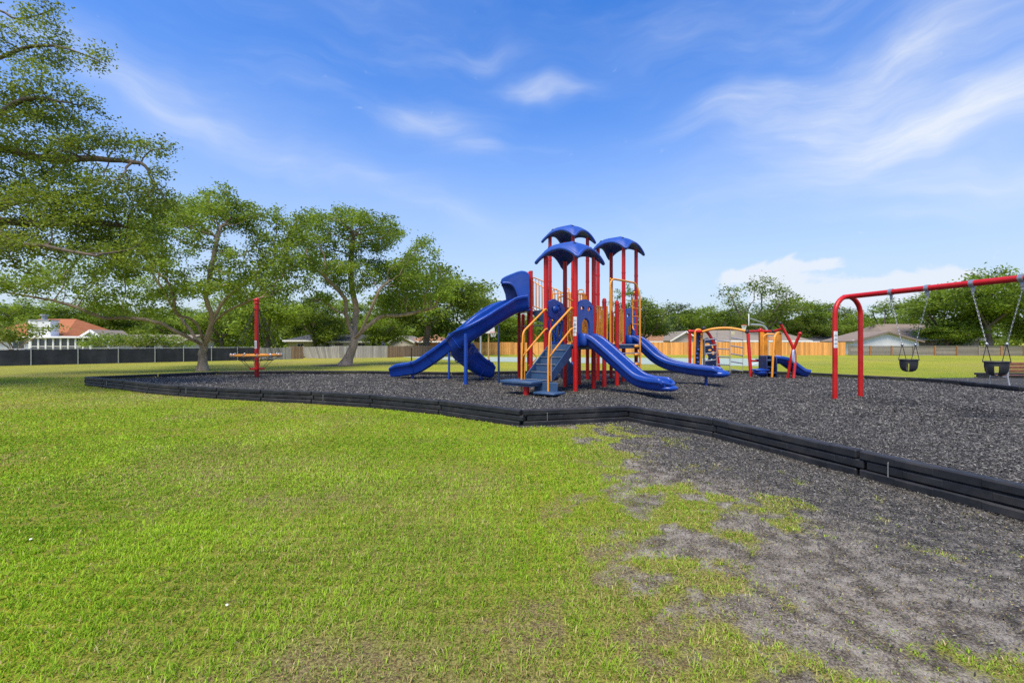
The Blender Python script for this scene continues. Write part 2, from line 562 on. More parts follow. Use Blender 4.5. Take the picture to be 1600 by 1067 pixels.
#@@GROUND
# ------------------------------------------------------------------ outline of the play area
NEAR = [(-14.5, 15.5), (-13.2, 14.75), (-11.9, 14.0), (-10.4, 13.05), (-9.0, 12.35), (-7.6, 11.78), (-6.19, 11.28), (-4.75, 10.85),
        (-3.15, 10.2), (-1.45, 9.2), (.17, 7.87), (2.12, 8.38), (3.10, 6.95), (3.78, 4.93), (4.22, 3.62), (4.7, 2.0), (5.1, .3)]
FAR = [(5.1, .3), (8.5, .2), (11.5, 2.5), (13.0, 5.5), (13.5, 9.0), (13.35, 11.9), (13.6, 13.8), (13.4, 15.0), (12.45, 16.1),
       (11.4, 17.7), (9.6, 19.0), (5.4, 19.1), (1.3, 18.8), (-2.4, 17.9), (-6.0, 18.7), (-9.0, 18.8), (-11.8, 18.3), (-14.5, 15.5)]
def resample(pts, step):
    out = [Vector(pts[0])]
    for i in range(len(pts) - 1):
        a, b = Vector(pts[i]), Vector(pts[i + 1])
        n = max(1, round((b - a).length / step))
        out += [a.lerp(b, (k + 1) / n) for k in range(n)]
    return out
NEAR2 = [Vector(p) for p in NEAR]
FAR2 = resample(FAR, 1.85)
POLY = NEAR2 + FAR2[1:-1]

def inside(px, py, poly):
    r = np.zeros(px.shape, bool); n = len(poly)
    for i in range(n):
        x1, y1 = poly[i]; x2, y2 = poly[(i + 1) % n]
        c = ((y1 > py) != (y2 > py)) & (px < (x2 - x1) * (py - y1) / ((y2 - y1) + 1e-12) + x1)
        r ^= c
    return r
def dist_poly(px, py, pts):
    d = np.full(px.shape, 1e9)
    for i in range(len(pts) - 1):
        x1, y1 = pts[i]; x2, y2 = pts[i + 1]
        ex, ey = x2 - x1, y2 - y1
        t = np.clip(((px - x1) * ex + (py - y1) * ey) / (ex * ex + ey * ey), 0, 1)
        d = np.minimum(d, np.hypot(px - x1 - t * ex, py - y1 - t * ey))
    return d

# what covers the ground, by place: spilled rubber, living grass, dry grass
def cover_fields(x, y):
    n1 = fbm(x, y, 1.3, 11); n2 = fbm(x, y, .45, 23); n3 = fbm(x, y, 3.5, 37, 3)
    hf = (fbm(x, y, .22, 51, 4) - .5) * 2.9 + (fbm(x, y, .9, 57, 2) - .5) * .9                      # clump-sized unevenness
    db = dist_poly(x, y, NEAR)
    edge = x + (n1 - .5) * 1.5 + (n2 - .5) * .5 - .10 * np.clip(y - 6.5, 0, 9) - .22 * np.clip(3.4 - y, 0, 2)
    right = np.where(y < 8.8, edge, -9)
    spill = sstep(right + hf * .25, .9, 3.1)
    spill = np.maximum(spill, (1 - sstep(db + (n2 - .5) * .25, .05, .26)) * .75 * (y < 16))
    thin = sstep(right, .25, 2.3)
    near = sstep(6.5 - y, 0, 2.6)
    worn = near * sstep(n1 * .6 + n3 * .4, .44, .62)
    level = 1.16 - .84 * thin - .22 * sstep(right, 1.8, 3.2) - .46 * worn - .12 * near - .34 * sstep(x, 1.3, 2.0) * sstep(3.6 - y, 0, .8)
    grass = sstep(hf + level, .05, .98) ** 1.15
    grass = np.maximum(grass, (.44 - .16 * worn) * (1 - thin) ** 2 + .05)
    grass = grass * (1 - .9 * (1 - sstep(db + (n2 - .5) * .1, .06, .2)) * (y < 16))
    dry = np.clip(sstep(fbm(x, y, 2.4, 91, 4), .50, .74) * .5 + thin * .75 + worn * .55 + .35 * sstep(y, 9, 13) * sstep(-x, 5, 9) * n1 * 1.6, 0, 1)
    return spill, grass, dry, thin

# ------------------------------------------------------------------ ground
def axis_lines(lo, hi, step, far, growth=1.22):
    c = list(np.arange(lo, hi + 1e-6, step)); s = step
    a = hi
    while a < far: s *= growth; a += s; c.append(a)
    s = step; a = lo
    while a > -far: s *= growth; a -= s; c.insert(0, a)
    return np.array(c)
def make_ground():
    xs = axis_lines(-8.0, 5.6, .085, 1500); ys = axis_lines(1.2, 12.5, .085, 1500)
    ys = ys[ys > -60]
    X, Y = np.meshgrid(xs, ys, indexing='ij')
    x, y = X.ravel(), Y.ravel()
    sp, gr, dr, th = cover_fields(x, y)
    near = np.clip(1 - (np.hypot(x, y) - 5) / 12, 0, 1)
    z = (fbm(x, y, .5, 5, 3) - .5) * .030 * near + (fbm(x, y, 5, 8, 2) - .5) * .03 * near
    z -= .03 * inside(x, y, POLY)
    nx, ny = len(xs), len(ys)
    idx = np.arange(nx * ny).reshape(nx, ny)
    a, b, c, d = idx[:-1, :-1].ravel(), idx[1:, :-1].ravel(), idx[1:, 1:].ravel(), idx[:-1, 1:].ravel()
    tris = np.concatenate([np.stack([a, b, c], 1), np.stack([a, c, d], 1)])
    m, nt, bs = principled('ground_soil_and_turf')
    p = pos(nt)
    A = lambda n: attr(nt, n)
    fine = noise(nt, 80, 8, .78, p); mid = noise(nt, 6, 5, .6, p); big = noise(nt, .35, 5, .6, p)
    huge = noise(nt, .06, 4, .55, p)
    turf = ramp(nt, fine, [(.40, (.075, .105, .009)), (.5, (.21, .26, .020)), (.60, (.37, .42, .040))])
    turf2 = ramp(nt, fine, [(.40, (.17, .16, .016)), (.5, (.35, .32, .036)), (.60, (.52, .46, .07))])
    g = mixc(nt, ramp(nt, nmath(nt, 'ADD', nmath(nt, 'MULTIPLY', big, .5), nmath(nt, 'MULTIPLY', huge, .5)), [(.40, (0, 0, 0)), (.62, (1, 1, 1))]), turf, turf2)
    straw = ramp(nt, fine, [(.40, (.10, .065, .034)), (.5, (.26, .185, .10)), (.60, (.46, .37, .22))])
    g = mixc(nt, nmath(nt, 'MULTIPLY', A('dry'), .55), g, straw)
    soil = ramp(nt, nmath(nt, 'ADD', nmath(nt, 'MULTIPLY', fine, .65), nmath(nt, 'MULTIPLY', mid, .35)),
                [(.40, (.055, .045, .034)), (.47, (.155, .127, .095)), (.53, (.29, .25, .195)), (.60, (.50, .455, .375))])
    # rubber shreds trodden into the soil
    vor = nt.nodes.new('ShaderNodeTexVoronoi'); vor.inputs['Scale'].default_value = 75
    wv = nt.nodes.new('ShaderNodeVectorMath'); wv.operation = 'ADD'
    nv = nt.nodes.new('ShaderNodeTexNoise'); nv.inputs['Scale'].default_value = 9
    nt.links.new(p, nv.inputs['Vector'])
    nt.links.new(mapping(nt, p, (1, .55, 1), (0, 0, .5)), wv.inputs[0]); nt.links.new(nv.outputs['Color'], wv.inputs[1])
    nt.links.new(wv.outputs[0], vor.inputs['Vector'])
    sepc = nt.nodes.new('ShaderNodeSeparateColor'); nt.links.new(vor.outputs['Color'], sepc.inputs[0])
    rub = ramp(nt, sepc.outputs[0], [(0., (.014, .013, .012)), (.6, (.050, .047, .043)), (.9, (.14, .132, .12)), (1., (.30, .285, .26))])
    sandy = ramp(nt, nmath(nt, 'ADD', nmath(nt, 'MULTIPLY', mid, .4), nmath(nt, 'MULTIPLY', fine, .6)), [(.46, (0, 0, 0)), (.58, (1, 1, 1))])
    rfac = nmath(nt, 'MULTIPLY', A('spill'), ramp(nt, nmath(nt, 'ADD', nmath(nt, 'MULTIPLY', A('spill'), .45), sepc.outputs[1]), [(.38, (0, 0, 0)), (.55, (1, 1, 1))]))
    base = mixc(nt, rfac, soil, rub)
    base = mixc(nt, nmath(nt, 'MULTIPLY', nmath(nt, 'MULTIPLY', sandy, A('thin')), .62), base, (.44, .395, .335))
    thatch = ramp(nt, fine, [(.40, (.085, .060, .026)), (.5, (.22, .165, .075)), (.60, (.40, .33, .17))])
    base = mixc(nt, ramp(nt, nmath(nt, 'ADD', A('thin'), nmath(nt, 'MULTIPLY', nmath(nt, 'SUBTRACT', mid, .5), .5)), [(.05, (0, 0, 0)), (.35, (1, 1, 1))]), thatch, base)
    cov = ramp(nt, nmath(nt, 'ADD', A('cover'), nmath(nt, 'ADD', nmath(nt, 'MULTIPLY', nmath(nt, 'SUBTRACT', fine, .5), 1.6), nmath(nt, 'MULTIPLY', nmath(nt, 'SUBTRACT', noise(nt, 22, 4, .6, p), .5), 1.1))), [(.25, (0, 0, 0)), (.62, (1, 1, 1))])
    c = mixc(nt, cov, base, g)
    nt.links.new(c, bs.inputs['Base Color'])
    bs.inputs['Roughness'].default_value = .95; bs.inputs['Specular IOR Level'].default_value = .15
    bump(nt, bs, nmath(nt, 'ADD', fine, nmath(nt, 'MULTIPLY', sepc.outputs[0], .4)), .8, .02)
    MATS['ground'] = m
    me = np_mesh('ground', np.stack([x, y, z], 1), tris, 'ground', {'spill': sp, 'cover': gr, 'dry': dr, 'thin': th}, True)
    o = bpy.data.objects.new('ground', me); COL.objects.link(o); structure(o)
make_ground()

def ground_z(x, y):
    near = np.clip(1 - (np.hypot(x, y) - 5) / 12, 0, 1)
    return (fbm(x, y, .5, 5, 3) - .5) * .030 * near + (fbm(x, y, 5, 8, 2) - .5) * .03 * near

# ------------------------------------------------------------------ rubber mulch sheet
def mulch_mat():
    m, nt, bs = principled('rubber_mulch')
    p = pos(nt)
    nv = nt.nodes.new('ShaderNodeTexNoise'); nv.inputs['Scale'].default_value = 7
    nt.links.new(p, nv.inputs['Vector'])
    def shreds(scale, rot, sx):
        wv = nt.nodes.new('ShaderNodeVectorMath'); wv.operation = 'ADD'
        nt.links.new(mapping(nt, p, (sx, 1, 1), (0, 0, rot)), wv.inputs[0]); nt.links.new(nv.outputs['Color'], wv.inputs[1])
        v = nt.nodes.new('ShaderNodeTexVoronoi'); v.inputs['Scale'].default_value = scale
        nt.links.new(wv.outputs[0], v.inputs['Vector'])
        s = nt.nodes.new('ShaderNodeSeparateColor'); nt.links.new(v.outputs['Color'], s.inputs[0])
        return s.outputs[0], v.outputs['Distance']
    a, da = shreds(48, .4, .4); b, db = shreds(34, 2.0, .45)
    sel = ramp(nt, noise(nt, 16, 3, .6, p), [(.47, (0, 0, 0)), (.53, (1, 1, 1))])
    stops = [(0., (.014, .0135, .0125)), (.45, (.045, .043, .039)), (.75, (.11, .104, .094)), (.93, (.22, .21, .19)), (1., (.38, .36, .33))]
    c = mixc(nt, sel, ramp(nt, a, stops), ramp(nt, b, stops))
    tone = ramp(nt, noise(nt, .5, 5, .6, p), [(.3, (1.0, .99, .97)), (.7, (1.7, 1.66, 1.58))])
    mul = nt.nodes.new('ShaderNodeMix'); mul.data_type = 'RGBA'; mul.blend_type = 'MULTIPLY'; mul.inputs[0].default_value = 1
    nt.links.new(c, mul.inputs[6]); nt.links.new(tone, mul.inputs[7])
    nt.links.new(mul.outputs[2], bs.inputs['Base Color'])
    bs.inputs['Roughness'].default_value = .85; bs.inputs['Specular IOR Level'].default_value = .3
    h = mixc(nt, sel, da, db)
    bump(nt, bs, nmath(nt, 'ADD', h, nmath(nt, 'MULTIPLY', a, .5)), 1.0, .03)
    MATS['rubber_mulch'] = m
mulch_mat()
def mulch_z(x, y):
    z = MZ + (fbm(x, y, 1.4, 301, 3) - .5) * .07 + (fbm(x, y, .35, 305, 2) - .5) * .02
    for (hx, hy, hr, hd) in ((7.98, 9.5, .55, .10), (8.25, 8.1, .55, .10), (3.75, 10.75, .5, .09), (6.25, 13.5, .5, .08), (-4.6, 16.3, .5, .08)):
        q = ((x - hx) ** 2 + (y - hy) ** 2) / hr ** 2       # scooped hollows where feet land
        z = z - hd * np.exp(-q) + hd * .35 * np.exp(-(np.sqrt(q) - 1.7) ** 2 * 3)
    return z
def make_sheet(name, poly, step, zf):
    xs = np.array([p[0] for p in poly]); ys = np.array([p[1] for p in poly])
    gx, gy = np.meshgrid(np.arange(xs.min(), xs.max(), step), np.arange(ys.min(), ys.max(), step))
    gx = gx.ravel() + (np.random.RandomState(3).rand(gx.size) - .5) * step * .3; gy = gy.ravel()
    k = inside(gx, gy, poly) & (dist_poly(gx, gy, list(poly) + [poly[0]]) > step * .4)
    pts = [Vector((p[0], p[1])) for p in poly] + [Vector((a, b)) for a, b in zip(gx[k], gy[k])]
    n = len(poly)
    vv, _, ff, *_ = geometry.delaunay_2d_cdt(pts, [(i, (i + 1) % n) for i in range(n)], [], 1, 1e-5)
    ax = np.array([v[0] for v in vv]); ay = np.array([v[1] for v in vv])
    zz = zf(ax, ay)
    me = np_mesh(name, np.stack([ax, ay, zz], 1), np.array([list(f) for f in ff]), 'rubber_mulch', None, True)
    o = bpy.data.objects.new(name, me); COL.objects.link(o); structure(o)
    bm = bmesh.new(); bm.from_mesh(me); bmesh.ops.recalc_face_normals(bm, faces=bm.faces)
    if sum(f.normal.z for f in bm.faces) < 0: bmesh.ops.reverse_faces(bm, faces=bm.faces)
    bm.to_mesh(me); bm.free()
    return o
make_sheet('mulch_bed', POLY, .30, mulch_z)
PAD = [(13.5, 14.2), (15.6, 17.9), (18.9, 18.3), (24, 17.6), (24, 10), (13.6, 10), (13.55, 12.0)]
make_sheet('mulch_pad', PAD, .4, lambda x, y: .04 + (fbm(x, y, .6, 311, 3) - .5) * .04)

# ------------------------------------------------------------------ basketball court
def court():
    P = [(-11, 45.5), (-3.5, 35), (15.5, 27.6), (24, 40)]
    mb = MB(); mb.add([V3(x, y, .03) for x, y in P] + [V3(x, y, -.1) for x, y in P],
                      [(0, 1, 2, 3)] + [(i, (i + 1) % 4, 4 + (i + 1) % 4, 4 + i) for i in range(4)])
    structure(mb.build('basketball_court', 'court_paint', smooth=0))
    mb = MB(); Q = [Vector(p).lerp(Vector((6, 37)), .08) for p in P]
    for i in range(4):
        a, b = Q[i], Q[(i + 1) % 4]; t = (b - a).normalized(); nrm = Vector((-t.y, t.x)) * .05
        mb.add([(*(a - nrm), .034), (*(b - nrm), .034), (*(b + nrm), .034), (*(a + nrm), .034)], [(0, 1, 2, 3)])
    structure(mb.build('court_line', 'white_paint', smooth=0))
court()

# ------------------------------------------------------------------ border round the mulch
def border_board(mb, a, b, z0, h, depth, rnd):
    """one course of a moulded border section: shallow blocks along its length"""
    a, b = Vector((*a, 0)), Vector((*b, 0))
    t = (b - a); L = t.length; t.normalize(); n = Vector((t.y, -t.x, 0))
    k = max(3, int(L / .3))
    mb.box((a + b) / 2 + Z * (z0 + h / 2), (L - .004, depth, h - .006), (t, n, Z), .013)
    for i in range(k):
        if i % 2 == 0: continue
        c = a + t * (L * (i + .5) / k) + Z * (z0 + h / 2)
        mb.box(c, (L / k - .01, depth + .010, h - .030), (t, n, Z), .006)
def make_border(name, label, chain, group, root=None, height=.30):
    root = root or thing(name, label, 'playground border', (chain[0][0], chain[0][1], 0))
    rnd = random.Random(5)
    h = height / 3
    for i in range(len(chain) - 1):
        a, b = Vector(chain[i]), Vector(chain[i + 1])
        t = (b - a).normalized()
        sec = bpy.data.objects.new('border_section', None); COL.objects.link(sec); sec.parent = root
        sec.location = (a[0] - root.location.x, a[1] - root.location.y, 0)
        for k in range(3):
            off = .07 if k == 1 else 0.0
            mb = MB()
            border_board(mb, a + t * (off + .012), b + t * (off - .012), k * h - .01 + rnd.uniform(-.003, .003), h, .115 if k != 1 else .10, rnd)
            o = mb.build('board', 'border_plastic', smooth=35)
            attach(o, sec)
        if i % 3 != 1: continue
        mb = MB(); c = a.lerp(b, .22); n = Vector((t.y, -t.x))
        if n.dot(Vector((0, 0)) - a) < 0: n = -n
        p = c + n * .062
        mb.box((p[0], p[1], height * .52), (.008, .012, height * .5), None, .002)
        attach(mb.build('stake', 'galvanised', smooth=0), sec)
    return root
make_border('playground_border', 'low black plastic border of stacked boards edging the rubber mulch play area', NEAR2 + FAR2[1:], None)
make_border('bench_border', 'short black board border behind the wooden bench on the right', [(18.4, 18.1), (20.2, 17.95), (22.0, 17.8), (23.8, 17.65)], None, height=.26)

# ------------------------------------------------------------------ grass blades and loose rubber shreds
leaf_mat('grass_blade', (.115, .24, .009), (.34, .51, .030), .25)
def _grass_mat():
    m = MATS['grass_blade']; nt = m.node_tree
    b = nt.nodes['Principled BSDF']
    src = b.inputs['Base Color'].links[0].from_socket
    dry = mixc(nt, attr(nt, 'dry'), src, ramp(nt, attr(nt, 'tint'), [(0., (.24, .155, .065)), (.5, (.42, .31, .14)), (1., (.58, .48, .26))]))
    nt.links.new(dry, b.inputs['Base Color'])
    for n in nt.nodes:
        if n.type == 'HUE_SAT': nt.links.new(dry, n.inputs['Color']); n.inputs['Value'].default_value = 1.3
    b.inputs['Specular IOR Level'].default_value = .08
_grass_mat()
def make_grass():
    rng = np.random.RandomState(7)
    R0, D0 = 10000.0, 3.0
    pts = []
    # rings of equal screen density
    for d0, d1 in [(1.7, 2.6), (2.6, 3.6), (3.6, 5), (5, 7), (7, 10), (10, 14), (14, 19)]:
        dm = (d0 + d1) / 2
        rho = R0 * min(1, (D0 / dm) ** 1.7)
        n = int(rho * 1.22 * (d1 * d1 - d0 * d0))
        y = np.sqrt(rng.rand(n) * (d1 * d1 - d0 * d0) + d0 * d0)
        x = (rng.rand(n) * 2 - 1) * 1.2 * y
        pts.append(np.stack([x, y], 1))
    P = np.concatenate(pts)
    k = ~inside(P[:, 0], P[:, 1], POLY); P = P[k]
    k = ~inside(P[:, 0], P[:, 1], PAD); P = P[k]
    sp, gr, dr, th = cover_fields(P[:, 0], P[:, 1])
    u = rng.rand(len(P))
    keep = u < np.clip(gr * 1.15, .05 + .24 * th * (1 - .8 * sp), 1)
    bare = keep & (u >= gr * 1.15)
    P, dr, gr, th, bare = P[keep], dr[keep], gr[keep], th[keep], bare[keep]
    # pull into tufts
    cell = np.floor(P / .13).astype(int); tab = rng.rand(256, 256, 2)
    g = (cell + tab[cell[:, 0] % 256, cell[:, 1] % 256]) * .13
    mixk = (rng.rand(len(P)) * .32)[:, None]
    P = P * (1 - mixk) + g * mixk
    n = len(P); d = np.hypot(P[:, 0], P[:, 1])
    cl = fbm(P[:, 0], P[:, 1], .8, 61, 3)
    length = (.022 + .044 * rng.rand(n) ** 1.8) * (.75 + .5 * cl) * np.clip(.55 + gr, .5, 1.1) * (1 - .35 * th)
    length *= np.clip(1 - (d - 6) * .04, .55, 1)
    w = np.maximum(.0028 + .0028 * rng.rand(n), .00125 * d * (.8 + .4 * rng.rand(n)))
    flow = fbm(P[:, 0], P[:, 1], 1.1, 66, 2) * 9
    az = flow + rng.randn(n) * 2.2
    tilt = np.radians(np.clip(rng.normal(58, 19, n), 6, 89))
    tilt = np.where(bare, np.radians(86), tilt)
    hx, hy = np.cos(az), np.sin(az)
    side = np.stack([-hy, hx, np.zeros(n)], 1) * w[:, None]
    base = np.stack([P[:, 0], P[:, 1], ground_z(P[:, 0], P[:, 1]) - .004], 1)
    dir1 = np.stack([hx * np.sin(tilt * .6), hy * np.sin(tilt * .6), np.cos(tilt * .6)], 1)
    t2 = np.minimum(tilt * 1.35, 1.75)
    dir2 = np.stack([hx * np.sin(t2), hy * np.sin(t2), np.cos(t2)], 1)
    mid = base + dir1 * (length * .5)[:, None]; tip = mid + dir2 * (length * .32)[:, None]
    V = np.stack([base - side * .5, base + side * .5, mid - side * .42, mid + side * .42, tip], 1).reshape(-1, 3)
    i = np.arange(n)[:, None] * 5
    T = np.concatenate([i + [0, 1, 3], i + [0, 3, 2], i + [2, 3, 4]])
    tint = np.clip(.48 + (cl - .5) * 1.0 + rng.randn(n) * .30, 0, 1)
    dryv = np.clip((rng.rand(n) < dr * .42 + .04) * (.5 + .5 * rng.rand(n)) + dr * .14, 0, 1)
    dryv = np.where(bare, np.maximum(dryv, .75 + .25 * rng.rand(n)), dryv)
    me = np_mesh('grass_blades', V, T, 'grass_blade', {'tint': np.repeat(tint, 5), 'dry': np.repeat(dryv, 5)})
    o = bpy.data.objects.new('grass_blades', me); COL.objects.link(o)
    tag(o, 'short bright green lawn grass with dry straw patches in the foreground', 'grass', None, 'stuff')
make_grass()

def chip_mat():
    m, nt, b = principled('rubber_shred')
    c = ramp(nt, attr(nt, 'tint'), [(0., (.012, .0115, .011)), (.45, (.050, .0475, .043)), (.75, (.10, .095, .086)), (.92, (.17, .161, .145)), (1., (.31, .295, .265))])
    nt.links.new(c, b.inputs['Base Color']); b.inputs['Roughness'].default_value = .7
    b.inputs['Specular IOR Level'].default_value = .35
    MATS['rubber_shred'] = m
chip_mat()
def chips(name, P, zf, label, rng, size=1.0):
    n = len(P); d = np.hypot(P[:, 0], P[:, 1])
    L = (.008 + .012 * rng.rand(n)) * size * np.clip(d / 5, .8, 2.6); W = (.0028 + .003 * rng.rand(n)) * size * np.clip(d / 5, .8, 2.6)
    az = rng.rand(n) * 2 * pi; inc = rng.normal(0, .38, n)
    ax = np.stack([np.cos(az) * np.cos(inc), np.sin(az) * np.cos(inc), np.sin(inc)], 1)
    sd = np.stack([-np.sin(az), np.cos(az), np.zeros(n)], 1)
    up = np.cross(ax, sd)
    c = np.stack([P[:, 0], P[:, 1], zf(P[:, 0], P[:, 1]) + .004 + .010 * rng.rand(n)], 1)
    bendk = (rng.rand(n) - .5)[:, None] * L[:, None] * .5
    a = c - ax * L[:, None]; b = c + ax * L[:, None]; m = c + up * .3 * W[:, None] + sd * bendk
    w = W[:, None]
    V = np.stack([a, m - sd * w, m + up * w * .9, m + sd * w, b], 1).reshape(-1, 3)
    i = np.arange(n)[:, None] * 5
    T = np.concatenate([i + [0, 1, 2], i + [0, 2, 3], i + [1, 4, 2], i + [2, 4, 3]])
    tint = np.repeat(np.clip(rng.rand(n) ** 1.15, 0, 1), 5)
    me = np_mesh(name, V, T, 'rubber_shred', {'tint': tint})
    o = bpy.data.objects.new(name, me); COL.objects.link(o)
    tag(o, label, 'mulch', None, 'stuff')
def make_chips():
    rng = np.random.RandomState(17)
    pts = []
    for d0, d1, rho in [(3.2, 5, 3000), (5, 7, 2200), (7, 9.5, 1250), (9.5, 13, 560), (13, 20, 230)]:
        n = int(rho * 1.2 * (d1 * d1 - d0 * d0))
        y = np.sqrt(rng.rand(n) * (d1 * d1 - d0 * d0) + d0 * d0)
        x = (rng.rand(n) * 2 - 1) * 1.2 * y
        k = inside(x, y, POLY) & (dist_poly(x, y, NEAR) > .07)
        pts.append(np.stack([x[k], y[k]], 1))
    chips('mulch_shreds', np.concatenate(pts), mulch_z, 'loose black rubber mulch shreds filling the play area', rng)
    n = 150000
    y = np.sqrt(rng.rand(n) * (81 - 2.9) + 2.9); x = rng.rand(n) * 4.6
    ok = (x < 1.2 * y) & ~inside(x, y, POLY)
    x, y = x[ok], y[ok]
    sp, gr, dr, th = cover_fields(x, y)
    k = rng.rand(len(x)) < np.clip(np.maximum(sp, .35 * th) - gr * .35, .0, 1)
    chips('spilled_shreds', np.stack([x[k], y[k]], 1), ground_z, 'rubber shreds spilled over the bare soil outside the border', rng, .9)
make_chips()
#@@PLAY
# ------------------------------------------------------------------ the big play structure
PA = Vector((1.66, 11.9))                         # near post of the front tower
PU, PV = Vector((.643, .766)), Vector((-.766, .643))
S = .95
U3, W3 = Vector((PU.x, PU.y, 0)), Vector((PV.x, PV.y, 0))
def Q(u, v, z):                                   # metres along the deck axes
    p = PA + PU * u + PV * v
    return Vector((p.x, p.y, z))
play = thing('play_structure', 'large red, blue and orange play structure with roofed towers and slides', 'play structure', (2.4, 14.0, MZ))
PR = .062
def post(u, v, ztop, parent=play, cap=True, collars=(), r=PR, z0=MZ - .05, p=None, label=None):
    b = p if p is not None else Q(u, v, 0)
    mb = MB(); mb.tube([(b.x, b.y, z0), (b.x, b.y, ztop)], r, 16)
    o = mb.build('post', 'red_paint', parent)
    if cap:
        c = MB(); prof = [(0, r * 1.12), (.03, r * 1.12), (.05, r * .95), (.075, r * 1.0), (.105, r * .8), (.125, r * .4), (.13, .002)]
        c.tube([(b.x, b.y, ztop - .02 + h) for h, _ in prof], [q for _, q in prof], 14)
        c.build('post_cap', 'red_paint', o)
    for h in collars:
        c = MB(); c.tube([(b.x, b.y, h - .03), (b.x, b.y, h + .03)], r * 1.09, 16); c.build('collar', 'red_paint', o)
    return o
def sticker(b, r, z0, z1, toward, parent):
    """white label plate curved round a post, with printed lines"""
    a0 = math.atan2(toward[1], toward[0]); mb = MB(); ink = MB()
    w = .75
    P = [(b.x + cos(a0 + w * k) * (r + .003), b.y + sin(a0 + w * k) * (r + .003)) for k in (-1, -.5, 0, .5, 1)]
    V = [(x, y, z) for z in (z0, z1) for x, y in P]
    mb.add(V, [(i, i + 1, 6 + i, 5 + i) for i in range(4)])
    o = mb.build('label', 'label_white', parent, fix=False)
    P2 = [(b.x + cos(a0 + w * .8 * k) * (r + .005), b.y + sin(a0 + w * .8 * k) * (r + .005)) for k in (-1, -.5, 0, .5, 1)]
    for f in (.25, .5, .75):
        zz = z0 + (z1 - z0) * f
        ink.add([(x, y, z) for z in (zz - .006, zz + .006) for x, y in P2], [(i, i + 1, 6 + i, 5 + i) for i in range(4)])
    for zz in np.linspace(z0 + .02, z1 - .02, 12):
        ink.add([(x, y, z) for z in (zz - .0025, zz + .0025) for x, y in P2[1:4]], [(i, i + 1, 4 + i, 3 + i) for i in range(2)])
    ink.build('print', 'label_ink', o, fix=False)

T1 = (0.0, 0.0, 3.80); T2 = (2.94, 1.94, 5.15); T3 = (3.67, .446, 4.65)
DECK1, DECK2, DECK4 = 1.40, 2.15, 2.60
for (u, v, zt), cl in ((T1, ()), (T2, (3.6, 4.35)), (T3, (3.1, 3.75))):
    for k, (du, dv) in enumerate(((0, 0), (S, 0), (0, S), (S, S))):
        o = post(u + du, v + dv, zt, cap=False, collars=cl)
        if (u, v) == (0, 0) and k == 0: sticker(Q(u, v, 0), PR, 1.72, 2.12, (-.35, -1), o)
        if (u, v) == (0, 0) and k == 2: sticker(Q(u, v, 0), PR, 1.62, 1.98, (-.6, -1), o)
for (u, v, zt) in ((1.60, .03, 2.62), (2.29, -.02, 2.60), (2.6, .97, 2.55), (1.75, .97, 2.55)):
    post(u, v, zt)
post(0, 0, 3.92, p=V3(.61, 16.6, 0)); post(0, 0, 2.55, p=V3(.26, 16.75, 0), cap=False)
post(0, 0, 2.42, p=V3(.42, 17.1, 0)); post(0, 0, 3.92, p=V3(.66, 15.75, 0), cap=False)

def roof(u, v, z):
    """moulded square dome: ribs to the four corners, arched edges, rolled rim"""
    c = Q(u + S / 2, v + S / 2, z)
    a, H, n = .665, .50, 24
    def pt(s, t, lift=0.0, inset=1.0):
        r = max(abs(s), abs(t)); ang = min(abs(s), abs(t)) / max(r, 1e-6)       # 0 on edge middles, 1 on diagonals
        rib = ang ** 3
        pull = 1 - .10 * (1 - min(1, ang * 1.05)) * r ** 3
        x, y = s * a * pull * inset, t * a * pull * inset
        q = (s * s + t * t) / 2
        zz = H * (1 - q ** 1.4) + .030 * rib * sin(pi * min(1, r)) ** .8 - .03 * (1 - rib) * r * (1 - r)
        zz += .012 * (1 if (r < .42 and rib < .5) else 0)
        return c + U3 * x + W3 * y + Z * (zz - .13 + lift)
    V = []; F = []
    for lay, (lift, ins) in enumerate(((0.0, 1.0), (-.055, .97))):
        for i in range(n + 1):
            for j in range(n + 1):
                s, t = -1 + 2 * i / n, -1 + 2 * j / n
                V.append(pt(s, t, lift, ins))
    m = (n + 1) ** 2
    for i in range(n):
        for j in range(n):
            k = i * (n + 1) + j
            F.append((k, k + n + 1, k + n + 2, k + 1)); F.append((m + k, m + k + 1, m + k + n + 2, m + k + n + 1))
    ring = [i * (n + 1) for i in range(n + 1)] + [n * (n + 1) + j for j in range(1, n + 1)] + [i * (n + 1) + n for i in range(n - 1, -1, -1)] + [j for j in range(n - 1, 0, -1)]
    for i in range(len(ring)):
        p, q = ring[i], ring[(i + 1) % len(ring)]
        F.append((p, q, m + q, m + p))
    mb = MB(); mb.add(V, F)
    o = mb.build('roof', 'blue_roof', play, 60)
    rim = MB(); rim.tube([V[i] + Z * -.035 for i in ring], .05, 8, closed=True)
    rim.build('roof_rim', 'blue_roof', o, 80)
    for sx, sy in ((-1, -1), (1, -1), (-1, 1), (1, 1)):
        h = MB(); p = pt(.62 * sx, .62 * sy, .004)
        d = (pt(.70 * sx, .70 * sy) - pt(.55 * sx, .55 * sy)).normalized()
        lat = d.cross(Z).normalized(); nn = lat.cross(d)
        h.tube([p - nn * .01, p + nn * .012], [.04, .034], 12)
        h.build('bolt_recess', 'navy_plastic', o)
for t in (T1, T2, T3): roof(*t)

